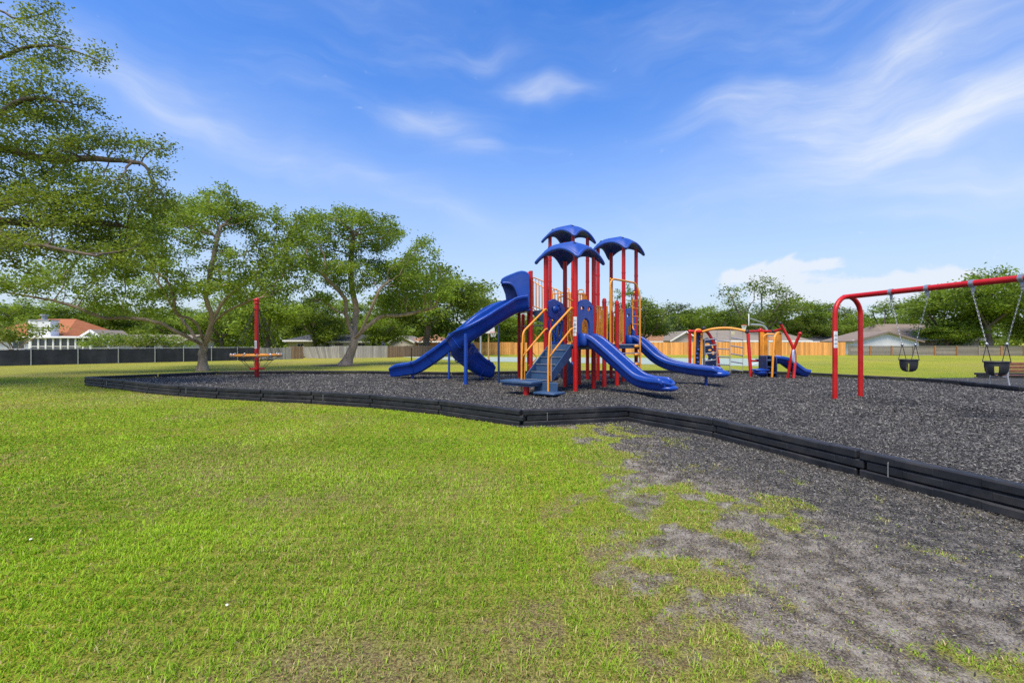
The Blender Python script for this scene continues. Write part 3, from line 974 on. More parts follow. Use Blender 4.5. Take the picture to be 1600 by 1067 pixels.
def deck(u0, u1, v0, v1, z, name='deck'):
    mb = MB(); c = (Q(u0, v0, z) + Q(u1, v1, z)) / 2
    mb.box(c - Z * .03, (u1 - u0 - .01, v1 - v0 - .01, .06), (U3, W3, Z), .012)
    for e in (v0 + .03, v1 - .03):
        cc = (Q(u0, e, z) + Q(u1, e, z)) / 2
        mb.box(cc - Z * .10, (u1 - u0 - .04, .035, .08), (U3, W3, Z), .006)
    return mb.build(name, 'slate_deck', play)
deck(0.02, S - .02, .02, S - .02, DECK1)
deck(S, 3.64, .04, S, DECK1)
deck(3.67, 3.67 + S, .47, .446 + S - .02, DECK1)
deck(3.0, 3.67 + S - .06, .446 + S, 1.92, 1.80, 'step_deck')
deck(2.96, 3.87, 1.96, 2.87, DECK2)
deck(2.96, 3.6, 2.89, 3.5, 2.36, 'step_deck')

# blue panels, rails, barriers
def ell(cx, cy, rx, ry, n=14, a0=0, a1=2 * pi, closed=True):
    m = n if closed else n + 1
    return [(cx + rx * cos(a0 + (a1 - a0) * k / n), cy + ry * sin(a0 + (a1 - a0) * k / n)) for k in range(m)]
def slide_panel(u0, v0, ex, width):
    org = Q(u0, v0, DECK1 - .05) + ex * .07
    w = width - .14
    outer = [(0, 0), (w, 0), (w, .98), (w * .97, 1.10), (w * .84, 1.19), (w * .66, 1.24), (w * .5, 1.26), (w * .34, 1.24), (w * .16, 1.19), (w * .03, 1.10), (0, .98)]
    arch = [(w * .24, .10), (w * .76, .10), (w * .76, .52)] + ell(w * .5, .52, w * .26, .24, 8, 0, pi, False)[1:-1] + [(w * .24, .52)]
    eyes = [ell(w * .27, 1.0, w * .14, .07), ell(w * .74, 1.0, w * .15, .08)]
    mb = MB(); mb.plate(outer, [arch] + eyes, .06, org, ex, Z)
    o = mb.build('slide_panel', 'blue_plastic', play, 30)
    rim = MB()
    for e in eyes: rim.tube([org + ex * a + Z * b for a, b in e], .022, 6, closed=True)
    rim.tube(catmull([org + ex * (w * f) + Z * h for f, h in ((.02, .86), (.3, .83), (.6, .72), (.98, .66))], 5), .028, 7)
    rim.tube([org + ex * a + Z * b for a, b in arch[2:]], .022, 6)
    rim.build('moulding', 'blue_plastic', o, 60)
    return o
slide_panel(0, 0, U3, S)                       # above the front slide
slide_panel(3.67, .446, U3, S)                 # above the rear slide
def bar_panel(a, b, z0):
    ex = (b - a); L = ex.length; ex.normalize()
    org = a + ex * .07; w = L - .14; org = Vector((org.x, org.y, z0))
    top = [(0, .78), (w * .25, .72), (w * .5, .66), (w * .8, .72), (w, .80), (w * 1.0, 1.05), (w * .85, 1.17), (w * .6, 1.22), (w * .35, 1.27), (w * .12, 1.2), (0, 1.06)]
    mb = MB(); mb.plate(top, [ell(w * .3, .98, .09, .07), ell(w * .7, .98, .07, .06)], .08, org, ex, Z)
    o = mb.build('play_panel', 'blue_plastic', play, 30)
    m2 = MB()
    m2.ball(org + ex * w * .42 + Z * .98, .14, 12, 8, (1, 1, .9))
    m2.ball(org + ex * w * .62 + Z * 1.12, .08, 10, 6)
    m2.build('moulding', 'blue_plastic', o, 60)
    for k in range(4):
        f = .14 + .24 * k; m3 = MB()
        m3.tube(catmull([org + ex * (w * (f + .04 * sin(q * 1.7 + k))) + Z * (.05 + .68 * q / 4) for q in range(5)], 4), .032, 8)
        m3.build('panel_bar', 'blue_plastic', o, 60)
    m4 = MB(); m4.box(org + ex * w / 2 + Z * .03, (w, .07, .08), (ex, ex.cross(Z), Z), .02); m4.build('panel_foot', 'blue_plastic', o)
bar_panel(Q(0, S, 0), Q(S, S, 0), DECK1)
def barrier(a, b, z0, z1, n=6, seed=0, slant=.05, mat='orange_paint', inset=.09, name='barrier'):
    ex = b - a; ex.z = 0; L = ex.length; ex.normalize(); rnd = random.Random(seed)
    p0 = Vector((a.x, a.y, 0)) + ex * inset; w = L - 2 * inset
    mb = MB()
    fr = bend([p0 + Z * z0, p0 + Z * z1, p0 + ex * w + Z * z1, p0 + ex * w + Z * z0, p0 + Z * z0], .06)
    mb.tube(fr, .019, 8)
    o = mb.build(name, mat, play, 60)
    for k in range(n):
        m2 = MB()
        f = (k + 1) / (n + 1); s1 = rnd.uniform(-slant, slant); s2 = rnd.uniform(-slant, slant)
        pts = [p0 + ex * (w * f + s1) + Z * z0, p0 + ex * (w * f + s2 * .6) + Z * (z0 + (z1 - z0) * .5), p0 + ex * (w * f + s2) + Z * z1]
        m2.tube(catmull(pts, 4), .018, 6)
        m2.build('bar', mat, o, 60)
    return o
zB = DECK1 + .06
barrier(Q(S, 0, 0), Q(1.60, .03, 0), zB, 2.46, 5, 1, .08)
barrier(Q(S, S, 0), Q(1.75, .97, 0), zB, 2.46, 8, 2, .08)
barrier(Q(1.75, .97, 0), Q(2.6, .97, 0), zB, 2.46, 8, 3, .08)
barrier(Q(2.29, 0, 0), Q(3.0, .1, 0), zB, 2.46, 7, 5, .1)
barrier(Q(2.6, .97, 0), Q(3.55, 1.0, 0), zB, 2.5, 6, 4)
barrier(Q(3.67 + S, .446, 0), Q(3.67 + S, .446 + S, 0), zB, 2.55, 6, 6)
barrier(Q(S, .0, 0), Q(S, S, 0), zB, 2.3, 7, 8, .09)
barrier(Q(2.94, 1.94, 0), Q(3.89, 1.94, 0), DECK2 + .06, 3.12, 5, 7, .02)
barrier(Q(3.89, 1.94, 0), Q(3.89, 2.89, 0), DECK2 + .06, 3.2, 6, 9, .0)
barrier(Q(2.94, 1.94, 0), Q(2.94, 2.89, 0), DECK2 + .06, 3.15, 5, 10, .0)
# sloping rail from the rear tower up to the hooded slide
def slope_rail(a, b, n, name='slope_rail'):
    mb = MB()
    top = [a + Z * 1.12, b + Z * 1.12]; bot = [a + Z * .12, b + Z * .12]
    mb.tube(bend([bot[0], top[0], top[1], bot[1], bot[0]], .08), .019, 8)
    o = mb.build(name, 'orange_paint', play, 60)
    for k in range(n):
        f = (k + 1) / (n + 1); m2 = MB(); m2.tube([bot[0].lerp(bot[1], f), top[0].lerp(top[1], f)], .012, 6); m2.build('bar', 'orange_paint', o, 60)
slope_rail(V3(.68, 16.55, DECK4), V3(1.30, 16.05, DECK2), 5)
slope_rail(V3(.72, 15.8, DECK4), V3(1.25, 15.95, DECK4 - .2), 4)
slope_rail(V3(1.28, 17.2, DECK4 - .1), V3(1.9, 16.8, DECK2), 5)
# small hoop rails on the rear tower
for (u, v) in ((2.94, 2.1), (2.94, 2.55), (3.2, 1.94), (3.62, 1.94)):
    p = Q(u, v, DECK2); mb = MB()
    mb.tube(bend([p + Z * .1, p + Z * 1.15, p + W3 * .22 + Z * 1.15, p + W3 * .22 + Z * .1], .08), .019, 8)
    mb.build('grab_rail', 'orange_paint', play, 60)
mb = MB(); mb.tube(bend([Q(.95, 1.2, 1.5), Q(.95, 1.2, 2.75), Q(1.6, 1.5, 2.9), Q(2.1, 1.3, 2.72), Q(2.1, 1.3, 1.5)], .2), .024, 8)
mb.build('grab_rail', 'orange_paint', play, 60)

# stairs from the front tower down to the transfer platform
def stairs():
    run, top, nst = 1.02, DECK1, 5
    st = MB()
    a0, a1 = .12, S - .12
    for v in (a0, a1):
        poly = [(0, .02), (0, -.30), (-run - .02, -1.02), (-run - .02, -.78)]
        org = Q(0, v, top)
        mb = MB(); mb.plate(poly, [], .03, org, U3, Z)
        mb.build('stringer', 'slate_deck', play, 30)
    for k in range(nst):
        z = top - (k + 1) * (top - .48) / (nst + .0) + .02
        u0 = -(k) * run / nst; u1 = -(k + 1) * run / nst
        mb = MB(); c = Q((u0 + u1) / 2 - .01, S / 2, z)
        mb.box(c, (run / nst + .04, a1 - a0 - .035, .035), (U3, W3, Z), .008)
        o = mb.build('tread', 'slate_deck', play)
        mb = MB(); mb.box(Q(u0 - .01, S / 2, z + .095), (.02, a1 - a0 - .035, .145), (U3, W3, Z))
        mb.build('riser', 'slate_deck', o)
        mb = MB(); mb.box(Q(u1 - .028, S / 2, z + .019), (.02, a1 - a0 - .05, .008), (U3, W3, Z)); mb.build('tread_nosing', 'steel_grey', o)
    # transfer platform and low step
    mb = MB(); mb.box(Q(-1.28, .75, .47), (.60, 1.0, .07), (U3, W3, Z), .015); mb.box(Q(-1.28, .75, .41), (.50, .9, .06), (U3, W3, Z))
    mb.build('transfer_platform', 'slate_deck', play)
    mb = MB(); mb.box(Q(-1.10, .16, .34), (.035, .7, .28), (U3, W3, Z), .008); mb.build('platform_skirt', 'slate_deck', play)
    mb = MB(); mb.box(Q(-1.20, -.02, .235), (.52, .62, .055), (U3, W3, Z), .015); mb.build('low_step', 'slate_deck', play)
    for (u, v) in ((-1.38, .55), (-1.22, .12)):
        b = Q(u, v, 0); mb = MB(); mb.tube([(b.x, b.y, 0.05), (b.x, b.y, .43 if v > .3 else .21)], .075 if v > .3 else .05, 14)
        mb.build('platform_leg', 'red_paint', play)
    for v in (a0 - .06, a1 + .06):
        mb = MB()
        mb.tube(bend([Q(-.03, v, 2.32), Q(-.10, v, 2.36), Q(-1.08, v, 1.72), Q(-1.14, v, .95), Q(-1.14, v, .22)], .12), .026, 10)
        o = mb.build('handrail', 'orange_paint', play, 60)
        mb = MB(); mb.tube(bend([Q(-.02, v, 1.82), Q(-.12, v, 1.80), Q(-1.13, v, 1.08), Q(-1.14, v, 1.0)], .06), .024, 10)
        mb.build('lower_rail', 'orange_paint', o, 60)
        mb = MB(); mb.tube([Q(-1.02, v, 1.74), Q(-1.02, v, .5)], .018, 8); mb.build('baluster', 'orange_paint', o, 60)
stairs()

# ---- slides
def flume_profile(w=.23, h=.22, bot=.06):
    inner = [(w * .98, h), (w * .93, h * .55), (w * .80, h * .18), (w * .55, .02), (w * .2, 0), (-w * .2, 0), (-w * .55, .02), (-w * .80, h * .18), (-w * .93, h * .55), (-w * .98, h)]
    rimL = [(-w * 1.02, h + .03), (-w * 1.10, h + .04), (-w * 1.36, h + .04), (-w * 1.46, h + .01), (-w * 1.42, h - .06), (-w * 1.24, h - .085)]
    out = [(-w * 1.10, h * .3), (-w * .95, -bot * .5), (-w * .6, -bot), (w * .6, -bot), (w * .95, -bot * .5), (w * 1.10, h * .3)]
    rimR = [(a * -1, b) for a, b in rimL[::-1]]
    return inner + rimL + out + rimR
def flume(path, name, mat='blue_plastic', prof=None, n=6, flange_at=(), pin=None, label=None):
    P = catmull(path, n); m = len(P); prof = prof or flume_profile()
    profs = []
    for i in range(m):
        f = i / (m - 1); k = 1.0
        e = max(0, (f - .93) / .07)
        profs.append([(a * (1 - .10 * e * e), b * (1 - .30 * e) ) for a, b in prof])
    mb = MB(); mb.sweep(P, profs)
    o = mb.build(name, mat, play, 50)
    if label: o['label'] = label
    for f in flange_at:
        i = int(f * (m - 1)); t = (P[min(i + 1, m - 1)] - P[max(i - 1, 0)]).normalized()
        lat = t.cross(Z).normalized(); up = lat.cross(t)
        big = [(a * 1.06, b - (.03 if b < .1 else -.012)) for a, b in prof[9:]]
        fb = MB(); fb.tube([P[i] + lat * a + up * b for a, b in big], .016, 6); fb.build('flange', mat, o, 60)
    return o, P
def strut(x, y, z1, r=.035, mat='blue_plastic', parent=play, name='slide_support'):
    mb = MB(); mb.tube([(x, y, MZ - .05), (x, y, z1)], r, 10); return mb.build(name, mat, parent)
# front slide
D = Vector((-PV.x, -PV.y, 0))
c = Q(S / 2, -.02, 0)
def sl(c, pts): return [Vector((c.x, c.y, 0)) + D * t + Z * z for t, z in pts]
o1, _ = flume(sl(c, [(-.02, 1.42), (.18, 1.40), (.42, 1.24), (.95, .82), (1.40, .48), (1.75, .37), (2.05, .35), (2.22, .34)]), 'front_slide')
lip = MB(); e = Vector((c.x, c.y, 0)) + D * 2.22
lip.tube(catmull([e + U3 * a + D * q + Z * z for a, q, z in ((.27, -.25, .55), (.26, -.02, .52), (.16, .10, .47), (0, .13, .45), (-.16, .10, .47), (-.26, -.02, .52), (-.27, -.25, .55))], 5), .045, 8)
lip.build('slide_lip', 'blue_plastic', o1, 60)
nose = MB(); nose.ball(e + Z * .37 + D * .02, .2, 14, 8, (1.25, 1.25, .42)); nose.build('slide_nose', 'blue_plastic', o1, 60)
for s in (-1, 1):
    mb = MB(); mb.box(c + U3 * (.30 * s) + D * .10 + Z * 1.52, (.10, .24, .34), (U3, D, Z), .04); mb.build('slide_shoulder', 'blue_plastic', o1, 50)
# rear slide, wavy with a long run-out
c = Q(3.67 + S / 2, .446 - .02, 0)
o2, _ = flume(sl(c, [(-.02, 1.42), (.2, 1.40), (.5, 1.16), (.85, .86), (1.25, .66), (1.7, .56), (2.15, .50), (2.6, .47), (2.85, .46)]), 'rear_slide')
e = Vector((c.x, c.y, 0)) + D * 2.84
nose = MB(); nose.ball(e + Z * .52, .22, 14, 8, (1.3, 1.3, .55)); nose.build('slide_nose', 'blue_plastic', o2, 60)
q = Vector((c.x, c.y, 0)) + D * 2.45
strut(q.x, q.y, .46, .045, parent=o2)
for s in (-1, 1):
    mb = MB(); mb.box(c + U3 * (.30 * s) + D * .10 + Z * 1.52, (.10, .24, .34), (U3, D, Z), .04); mb.build('slide_shoulder', 'blue_plastic', o2, 50)
# tall left slides under one hood
deepP = flume_profile(.27, .34, .08)
o3, P3 = flume([V3(.55, 16.22, 2.63), V3(.1, 16.22, 2.60), V3(-.6, 16.25, 2.42), V3(-1.2, 16.28, 2.02), V3(-1.9, 16.3, 1.44), V3(-2.5, 16.3, .98), V3(-3.05, 16.3, .60), V3(-3.4, 16.3, .42), V3(-3.85, 16.3, .34), V3(-4.3, 16.3, .28)],
               'straight_slide', prof=deepP, flange_at=(.42, .62, .80))
o4, P4 = flume([V3(.5, 15.75, 2.62), V3(.0, 15.6, 2.50), V3(-.55, 15.2, 2.16), V3(-1.05, 14.85, 1.80), V3(-1.42, 14.75, 1.50), V3(-1.70, 14.98, 1.20), V3(-1.68, 15.3, .92), V3(-1.45, 15.58, .66), V3(-1.15, 15.78, .44), V3(-.92, 15.9, .34), V3(-.72, 15.98, .31)],
               'curved_slide', prof=flume_profile(.29, .40, .10), flange_at=(.45, .62, .80), n=7)
strut(-2.2, 15.9, 1.1, .04, parent=o3); strut(-3.55, 16.25, .45, .05, parent=o3)
strut(-1.42, 14.0, 1.72, .06, parent=o4); strut(-.43, 14.7, 2.0, .035, parent=o4, mat='navy_plastic'); strut(-1.05, 15.7, .45, .04, parent=o4)
# hood
def hood():
    dN, dF = 15.5, 16.62
    def pl(pts, d): return [((px - 800) / FPX * d, CAMH + (HY - py) / FPX * d) for px, py in pts]
    # side outlines measured at 16 m
    near = pl([(826.5, 482), (826.5, 437), (825, 432.5), (821, 429.5), (815, 428.5), (808, 429.8), (801, 432.5), (794, 435.2), (788, 438), (784.5, 440.5), (783.5, 443), (785.5, 445), (790, 445), (798, 446), (804, 451), (808, 459), (811, 469), (812, 481)], 16.0)
    far = pl([(826.5, 482), (826.5, 437), (825, 432.5), (821, 429.5), (815, 428.5), (808, 429.8), (801, 432.5), (794, 435.2), (788, 438), (784.5, 440.5), (783.5, 443), (786, 449), (789, 457), (790.5, 468), (791, 481)], 16.0)
    o = None
    for pts, y in ((near, dN), (far, dF)):
        mb = MB(); mb.plate(pts, [], .05, V3(0, y, 0), V3(1, 0, 0), Z)
        k = mb.build('slide_hood' if o is None else 'hood_side', 'blue_plastic', play if o is None else o, 30)
        o = o or k
    top = pl([(827, 440), (826.5, 434), (822, 429.5), (815, 428), (808, 429.4), (801, 432), (794, 434.8), (788, 437.6), (784, 440.5), (783, 443.5)], 16.0)
    C = catmull([V3(x, 0, z) for x, z in top], 5); mb = MB(); V = []; F = []
    m = 9
    for p in C:
        for lay in (0, .05):
            for k in range(m):
                f = -1 + 2 * k / (m - 1)
                V.append(V3(p.x, (dN + dF) / 2 + f * (dF - dN) / 2 * 1.04, p.z + .10 * (1 - f * f) - lay))
    for i in range(len(C) - 1):
        for k in range(m - 1):
            a = i * 2 * m + k
            F.append((a, a + 1, a + 2 * m + 1, a + 2 * m)); F.append((a + m, a + 3 * m, a + 3 * m + 1, a + m + 1))
    for i in (0, len(C) - 1):
        for k in range(m - 1):
            a = i * 2 * m + k; F.append((a, a + 1, a + m + 1, a + m))
    for i in range(len(C) - 1):
        for k in (0, m - 1):
            a = i * 2 * m + k; F.append((a, a + m, a + 3 * m, a + 2 * m))
    mb.add(V, F); mb.build('hood_top', 'blue_plastic', o, 50)
    ed = MB(); ed.tube(catmull([V3(x, dN, z) for x, z in near[10:]], 4), .045, 8); ed.build('hood_edge', 'blue_plastic', o, 60)
    fl = MB(); fl.box(V3(.32, 16.06, 2.56), (.62, 1.15, .09), None, .03); fl.build('hood_floor', 'blue_plastic', o)
hood()

# ladder climber with tall loop rails in front of the rear tower
def loops():
    mb = MB()
    mb.tube(bend([Q(1.72, -.10, 1.42), Q(1.72, -.10, 3.30), Q(3.18, -.22, 3.30), Q(3.28, -.30, 2.9), Q(3.28, -.30, .1)], .24, 8), .030, 10)
    o = mb.build('loop_ladder', 'orange_paint', play, 60)
    mb = MB(); mb.tube(bend([Q(1.72, -.10, 3.30), Q(2.2, .1, 3.22), Q(2.2, .1, 2.4)], .18), .022, 8); mb.build('loop_rail', 'orange_paint', o, 60)
    mb = MB(); mb.tube(bend([Q(3.40, -.05, 3.05), Q(3.62, .1, 2.9), Q(3.62, .1, 1.9), Q(3.40, -.05, 1.85)], .12), .020, 8); mb.build('loop_rail', 'orange_paint', o, 60)
    mb = MB(); mb.tube([Q(1.66, -.02, 1.42), Q(1.66, -.02, 2.5)], .03, 8); mb.build('gate_stile', 'orange_paint', o, 60)
    for z in (.52, .82, 1.12, 1.38):
        mb = MB(); mb.tube([Q(2.32, -.05, z), Q(3.28, -.30, z)], .018, 8); mb.build('rung', 'galvanised', o, 60)
        mb = MB(); mb.box(Q(3.14, -.26, z - .05), (.26, .10, .09), (U3, W3, Z), .03); mb.build('foot_block', 'orange_paint', o, 40)
    for k, z in enumerate((2.0, 2.25, 2.5, 2.75)):
        mb = MB(); mb.tube([Q(3.28, -.3, z), Q(3.62, .1, z + .05)], .014, 6); mb.build('rung', 'orange_paint', o, 60)
loops()
# curly climber, crossbar and dark climbing shell under the rear decks
mb = MB(); pts = [V3(.72 + .16 * cos(k * .75), 16.3 + .16 * sin(k * .75), .2 + k * .085) for k in range(26)]
mb.tube(pts, .02, 7); mb.build('spiral_climber', 'orange_paint', play, 60)
mb = MB(); mb.tube([V3(.42, 17.0, 2.05), V3(1.3, 16.1, 2.05)], .025, 8); mb.build('crossbar', 'steel_grey', play, 60)
mb = MB(); mb.plate([(0, 0), (.75, -.55), (.75, -.2), (.62, .05)], [], .06, V3(.60, 16.35, 2.56), V3(.9, -.43, 0).normalized(), Z); mb.build('deck_gusset', 'slate_deck', play)
mb = MB()
for i in range(7):
    mb.tube([Q(1.3 + .09 * i, 1.6, 1.2 - .02 * i), Q(1.1 + .1 * i, 1.25, .7), Q(1.3 + .1 * i, 1.1, .2)], .07, 7)
mb.build('climbing_shell', 'navy_plastic', play, 60)
mb = MB(); mb.tube([Q(-.15, 1.1, .42), Q(.75, 1.1, .42)], .06, 10); mb.build('crawl_bar', 'navy_plastic', play)
mb = MB(); mb.box(Q(.3, 1.12, .62), (.8, .05, .12), (U3, W3, Z), .02); mb.build('crawl_plank', 'wood_red', play)
mb = MB(); mb.ball(Q(2.0, 1.3, .75), .13, 10, 6, (1.2, 1, .8)); mb.build('talk_tube', 'blue_plastic', play)
#@@OTHER
# ------------------------------------------------------------------ net spinner
def spinner():
    c = V3(-9.59, 17.1, 0)
    r = thing('net_spinner', 'red pole spinner with an orange ring seat and black ropes', 'playground spinner', (c.x, c.y, MZ))
    mb = MB(); mb.tube([c + Z * (MZ - .05), c + Z * 2.92], .075, 16); p = mb.build('pole', 'red_paint', r)
    cap = MB(); prof = [(2.86, .07), (2.9, .09), (2.94, .09), (2.97, .075), (3.0, .09), (3.05, .092), (3.09, .075), (3.12, .03), (3.125, .002)]
    cap.tube([c + Z * h for h, _ in prof], [q for _, q in prof], 14); cap.build('pole_cap', 'red_paint', p)
    sticker(c, .075, 1.22, 1.52, (-.3, -1), p)
    mb = MB(); mb.tube([c + V3(cos(a) * .82, sin(a) * .82, .97) for a in np.linspace(0, 2 * pi, 49)[:-1]], .042, 10, closed=True)
    ring = mb.build('ring_seat', 'orange_paint', r, 60)
    for k in range(12):
        a = k * pi / 6; m = MB(); q = c + V3(cos(a) * .82, sin(a) * .82, .97)
        m.box(q + Z * .0, (.05, .11, .15), (V3(cos(a + pi / 2), sin(a + pi / 2), 0), V3(cos(a), sin(a), 0), Z), .02); m.build('rope_clamp', 'galvanised', ring)
    for k in range(6):
        a = k * pi / 3 + .2; m = MB()
        m.tube([c + V3(cos(a) * .09, sin(a) * .09, 2.72), c + V3(cos(a - .1) * .82, sin(a - .1) * .82, 1.0)], .008, 5)
        m.tube([c + V3(cos(a) * .09, sin(a) * .09, 2.72), c + V3(cos(a + .16) * .82, sin(a + .16) * .82, 1.0)], .008, 5)
        m.build('rope', 'rope_black', r, 60)
        m = MB(); m.tube([c + V3(cos(a) * .82, sin(a) * .82, .95), c + V3(cos(a) * .55, sin(a) * .55, .78), c + V3(cos(a) * .27, sin(a) * .27, .50)], .009, 5)
        m.tube([c + V3(cos(a + .5) * .82, sin(a + .5) * .82, .95), c + V3(cos(a) * .55, sin(a) * .55, .78)], .010, 6)
        m.build('net_rope', 'rope_black', r, 60)
    mb = MB(); mb.tube([c + V3(cos(a) * .55, sin(a) * .55, .78) for a in np.linspace(0, 2 * pi, 25)[:-1]], .013, 6, closed=True); mb.build('net_ring', 'rope_black', r, 60)
    mb = MB(); mb.tube([c + Z * .44, c + Z * .50], .29, 6); mb.build('foot_plate', 'red_paint', r, 30)
    mb = MB(); mb.tube([c + Z * 2.68, c + Z * 2.78], .088, 14); mb.build('rope_collar', 'red_paint', r)
    mb = MB(); mb.tube([c + Z * .93, c + Z * 1.0], .08, 14)
    for k in range(3):
        a = k * 2 * pi / 3; mb.tube([c + Z * .96, c + V3(cos(a) * .8, sin(a) * .8, .96)], .018, 8)
    mb.build('ring_spokes', 'red_paint', r, 60)
spinner()

# ------------------------------------------------------------------ climbing frame with ladders and small slide
def climbing():
    r = thing('climbing_frame', 'low red climbing frame with orange beam, chain ladders and a small blue slide', 'climbing frame', (9.0, 17.5, MZ))
    def P(X, Y, d): return at(1060 + X / 7.27, 480 + Y / 7.27, d)
    def tube(name, pts, rad, mat, parent=r, n=10):
        m = MB(); m.tube(pts, rad, n); return m.build(name, mat, parent, 60)
    def down(p, z=MZ - .05): return V3(p.x, p.y, z)
    a = P(130, 275, 18.6); o = tube('post', [down(a), a], .060, 'red_paint')
    m = MB(); m.ball(a, .08); m.build('post_cap', 'red_paint', o, 80)
    b = P(932, 270, 17.8); o = tube('post', [down(b), b + Z * .02], .068, 'red_paint')
    m = MB(); m.ball(b + Z * .03, .085); m.build('post_cap', 'red_paint', o, 80)
    sticker(b, .068, .55, .85, (-.2, -1), o)
    c = P(275, 278, 18.2); e = P(780, 277, 17.4)
    tube('beam', [a, c], .06, 'red_paint')
    tube('arch_beam', catmull([c, P(400, 246, 18.0), P(560, 238, 17.8), P(690, 255, 17.6), e], 6), .05, 'orange_paint')
    m = MB(); m.ball(P(290, 240, 18.2), .085); m.build('end_cap', 'rubber_black', r, 80)
    m = MB(); m.ball(e, .08); m.build('end_cap', 'rubber_black', r, 80)
    g = P(1080, 272, 17.4); h = P(1190, 240, 17.0)
    tube('beam', [e, b], .045, 'red_paint'); tube('beam', catmull([b, g, h], 5), .045, 'red_paint')
    m = MB(); m.ball(g, .075); m.build('end_cap', 'rubber_black', r, 80)
    # curved leg at the left net and the straight leg by the ladders
    f = G(1124, 582.5, MZ); f.y = 18.3; f.x = P(465, 0, 18.3).x
    tube('curved_leg', catmull([P(300, 262, 18.2), P(350, 310, 18.2), P(405, 420, 18.2), P(445, 570, 18.2), down(P(468, 740, 18.2))], 6), .060, 'red_paint')
    tube('leg', [P(790, 300, 17.3), V3(G(1173.5, 589, MZ).x, G(1173.5, 589, MZ).y, MZ - .05)], .060, 'red_paint')
    # crossing legs at the right
    o = tube('crossed_leg', catmull([P(1158, 185, 16.8), P(1215, 290, 16.8), P(1285, 420, 16.7), P(1325, 560, 16.6), V3(G(1242.5, 591.7, MZ).x, 16.4, MZ - .05)], 6), .050, 'red_paint')
    m = MB(); m.ball(P(1158, 182, 16.8), .066); m.build('end_cap', 'rubber_black', o, 80)
    o = tube('crossed_leg', catmull([P(1380, 305, 16.3), P(1335, 410, 16.4), P(1285, 560, 16.5), V3(G(1230.5, 590.7, MZ).x, 16.6, MZ - .05)], 6), .050, 'red_paint')
    m = MB(); m.ball(P(1382, 300, 16.3), .066); m.build('end_cap', 'red_paint', o, 80)
    rc = P(1308, 560, 16.2); m = MB()
    m.tube([rc + V3(.055 * cos(t), .05 * cos(t), .22 * sin(t)) for t in np.linspace(0, 2 * pi, 25)[:-1]], .035, 8, closed=True); m.build('grip_ring', 'ring_lilac', r, 60)
    tube('low_bar', [P(830, 608, 17.2), P(915, 612, 17.6)], .035, 'red_paint'); tube('low_bar', [P(1180, 618, 16.9), P(1255, 620, 16.6)], .035, 'red_paint')
    # rock wall with orange rails
    for X in (185, 262): tube('wall_rail', [down(P(X - 10, 700, 18.4)), P(X + 4, 290, 18.4)], .05, 'orange_paint')
    tube('wall_rail', bend([P(189, 300, 18.4), P(200, 255, 18.4), P(250, 255, 18.4), P(266, 300, 18.4)], .1), .045, 'orange_paint')
    q0 = P(190, 700, 18.5); ex = V3(1, 0, 0); w = P(258, 0, 18.5).x - q0.x
    m = MB(); m.plate([(0, 0), (w, 0), (w * 1.02, 1.72), (w * .2, 1.72)], [], .07, V3(q0.x, 18.5, .2), ex, Z); wall = m.build('rock_wall', 'navy_plastic', r)
    rnd = random.Random(4)
    for k in range(9):
        m = MB(); m.ball(V3(q0.x + w * rnd.uniform(.15, .9), 18.44, .3 + .17 * k), .06, 8, 5, (1.1, .7, .8)); m.build('hand_hold', 'blue_plastic', wall, 60)
    # perforated blue climbing sheet in wavy blocks
    q0 = P(285, 0, 18.6).x; q1 = P(440, 0, 18.6).x; W = q1 - q0
    outer = [(0, 0), (W, 0), (W, .75), (W * .92, 1.05), (W * .8, 1.42), (W * .5, 1.36), (W * .25, 1.42), (0, 1.36)]
    holes = []
    for (cx, cy, rx, ry) in ((.28, 1.15, .22, .06), (.68, 1.08, .10, .09), (.22, .62, .16, .13), (.70, .80, .16, .07), (.22, .20, .17, .11), (.72, .22, .14, .08), (.60, .52, .10, .05), (.46, .92, .16, .04)):
        holes.append(ell(cx * W, cy, rx * W, ry, 10))
    m = MB(); m.plate(outer, holes, .08, V3(q0, 18.6, .22), ex, Z); m.build('climbing_sheet', 'navy_plastic', r)
    # chain ladders
    def ladder(xa, xb, d, ys, slope, ytop, ybot):
        for X in (xa, xb): tube('ladder_chain', [P(X, ytop, d), P(X, ybot, d)], .010, 'rope_grey', n=5)
        for Y in ys: tube('rung', [P(xa, Y, d), P(xb, Y + slope, d)], .024, 'galvanised', n=8)
    ladder(443, 580, 17.7, (382, 470, 560, 648), 8, 262, 775)
    ladder(594, 732, 17.5, (348, 438, 528, 616, 704), 22, 250, 745)
    ladder(300, 432, 18.0, (372, 440, 530, 610, 705), -14, 290, 770)
    for X in (608, 630):
        m = MB(); m.box(P(X, 296, 17.3), (.048, .012, .13), None, .004); m.build('hang_tag', 'tag_yellow', r)
    # slide side: steps, orange panel, slide
    st = P(1008, 600, 17.0); m = MB()
    for k in range(4):
        m.box(V3(st.x, 17.0 - .14 * k + .2, .93 - .2 * k), (.34, .16, .06), None, .012)
    for s in (-1, 1): m.box(V3(st.x + .18 * s, 16.95, .55), (.035, .55, .80), None, .01)
    m.box(V3(st.x, 17.25, .55), (.36, .03, .8))
    m.build('steps', 'navy_plastic', r)
    m = MB(); w0 = P(1105, 0, 17.2).x; w1 = P(1172, 0, 17.2).x; wz = P(0, 640, 17.2).z; W = w1 - w0; H = P(0, 285, 17.2).z - wz
    m.plate([(0.02, 0), (W * .8, -.02), (W, .1), (W, H * .8)] + ell(W * .5, H * .82, W * .5, H * .18, 8, 0, pi, False)[1:-1] + [(0, H * .8), (-.04, H * .55)], [], .06, V3(w0, 17.2, wz), ex, Z)
    m.build('slide_panel', 'orange_paint', r)
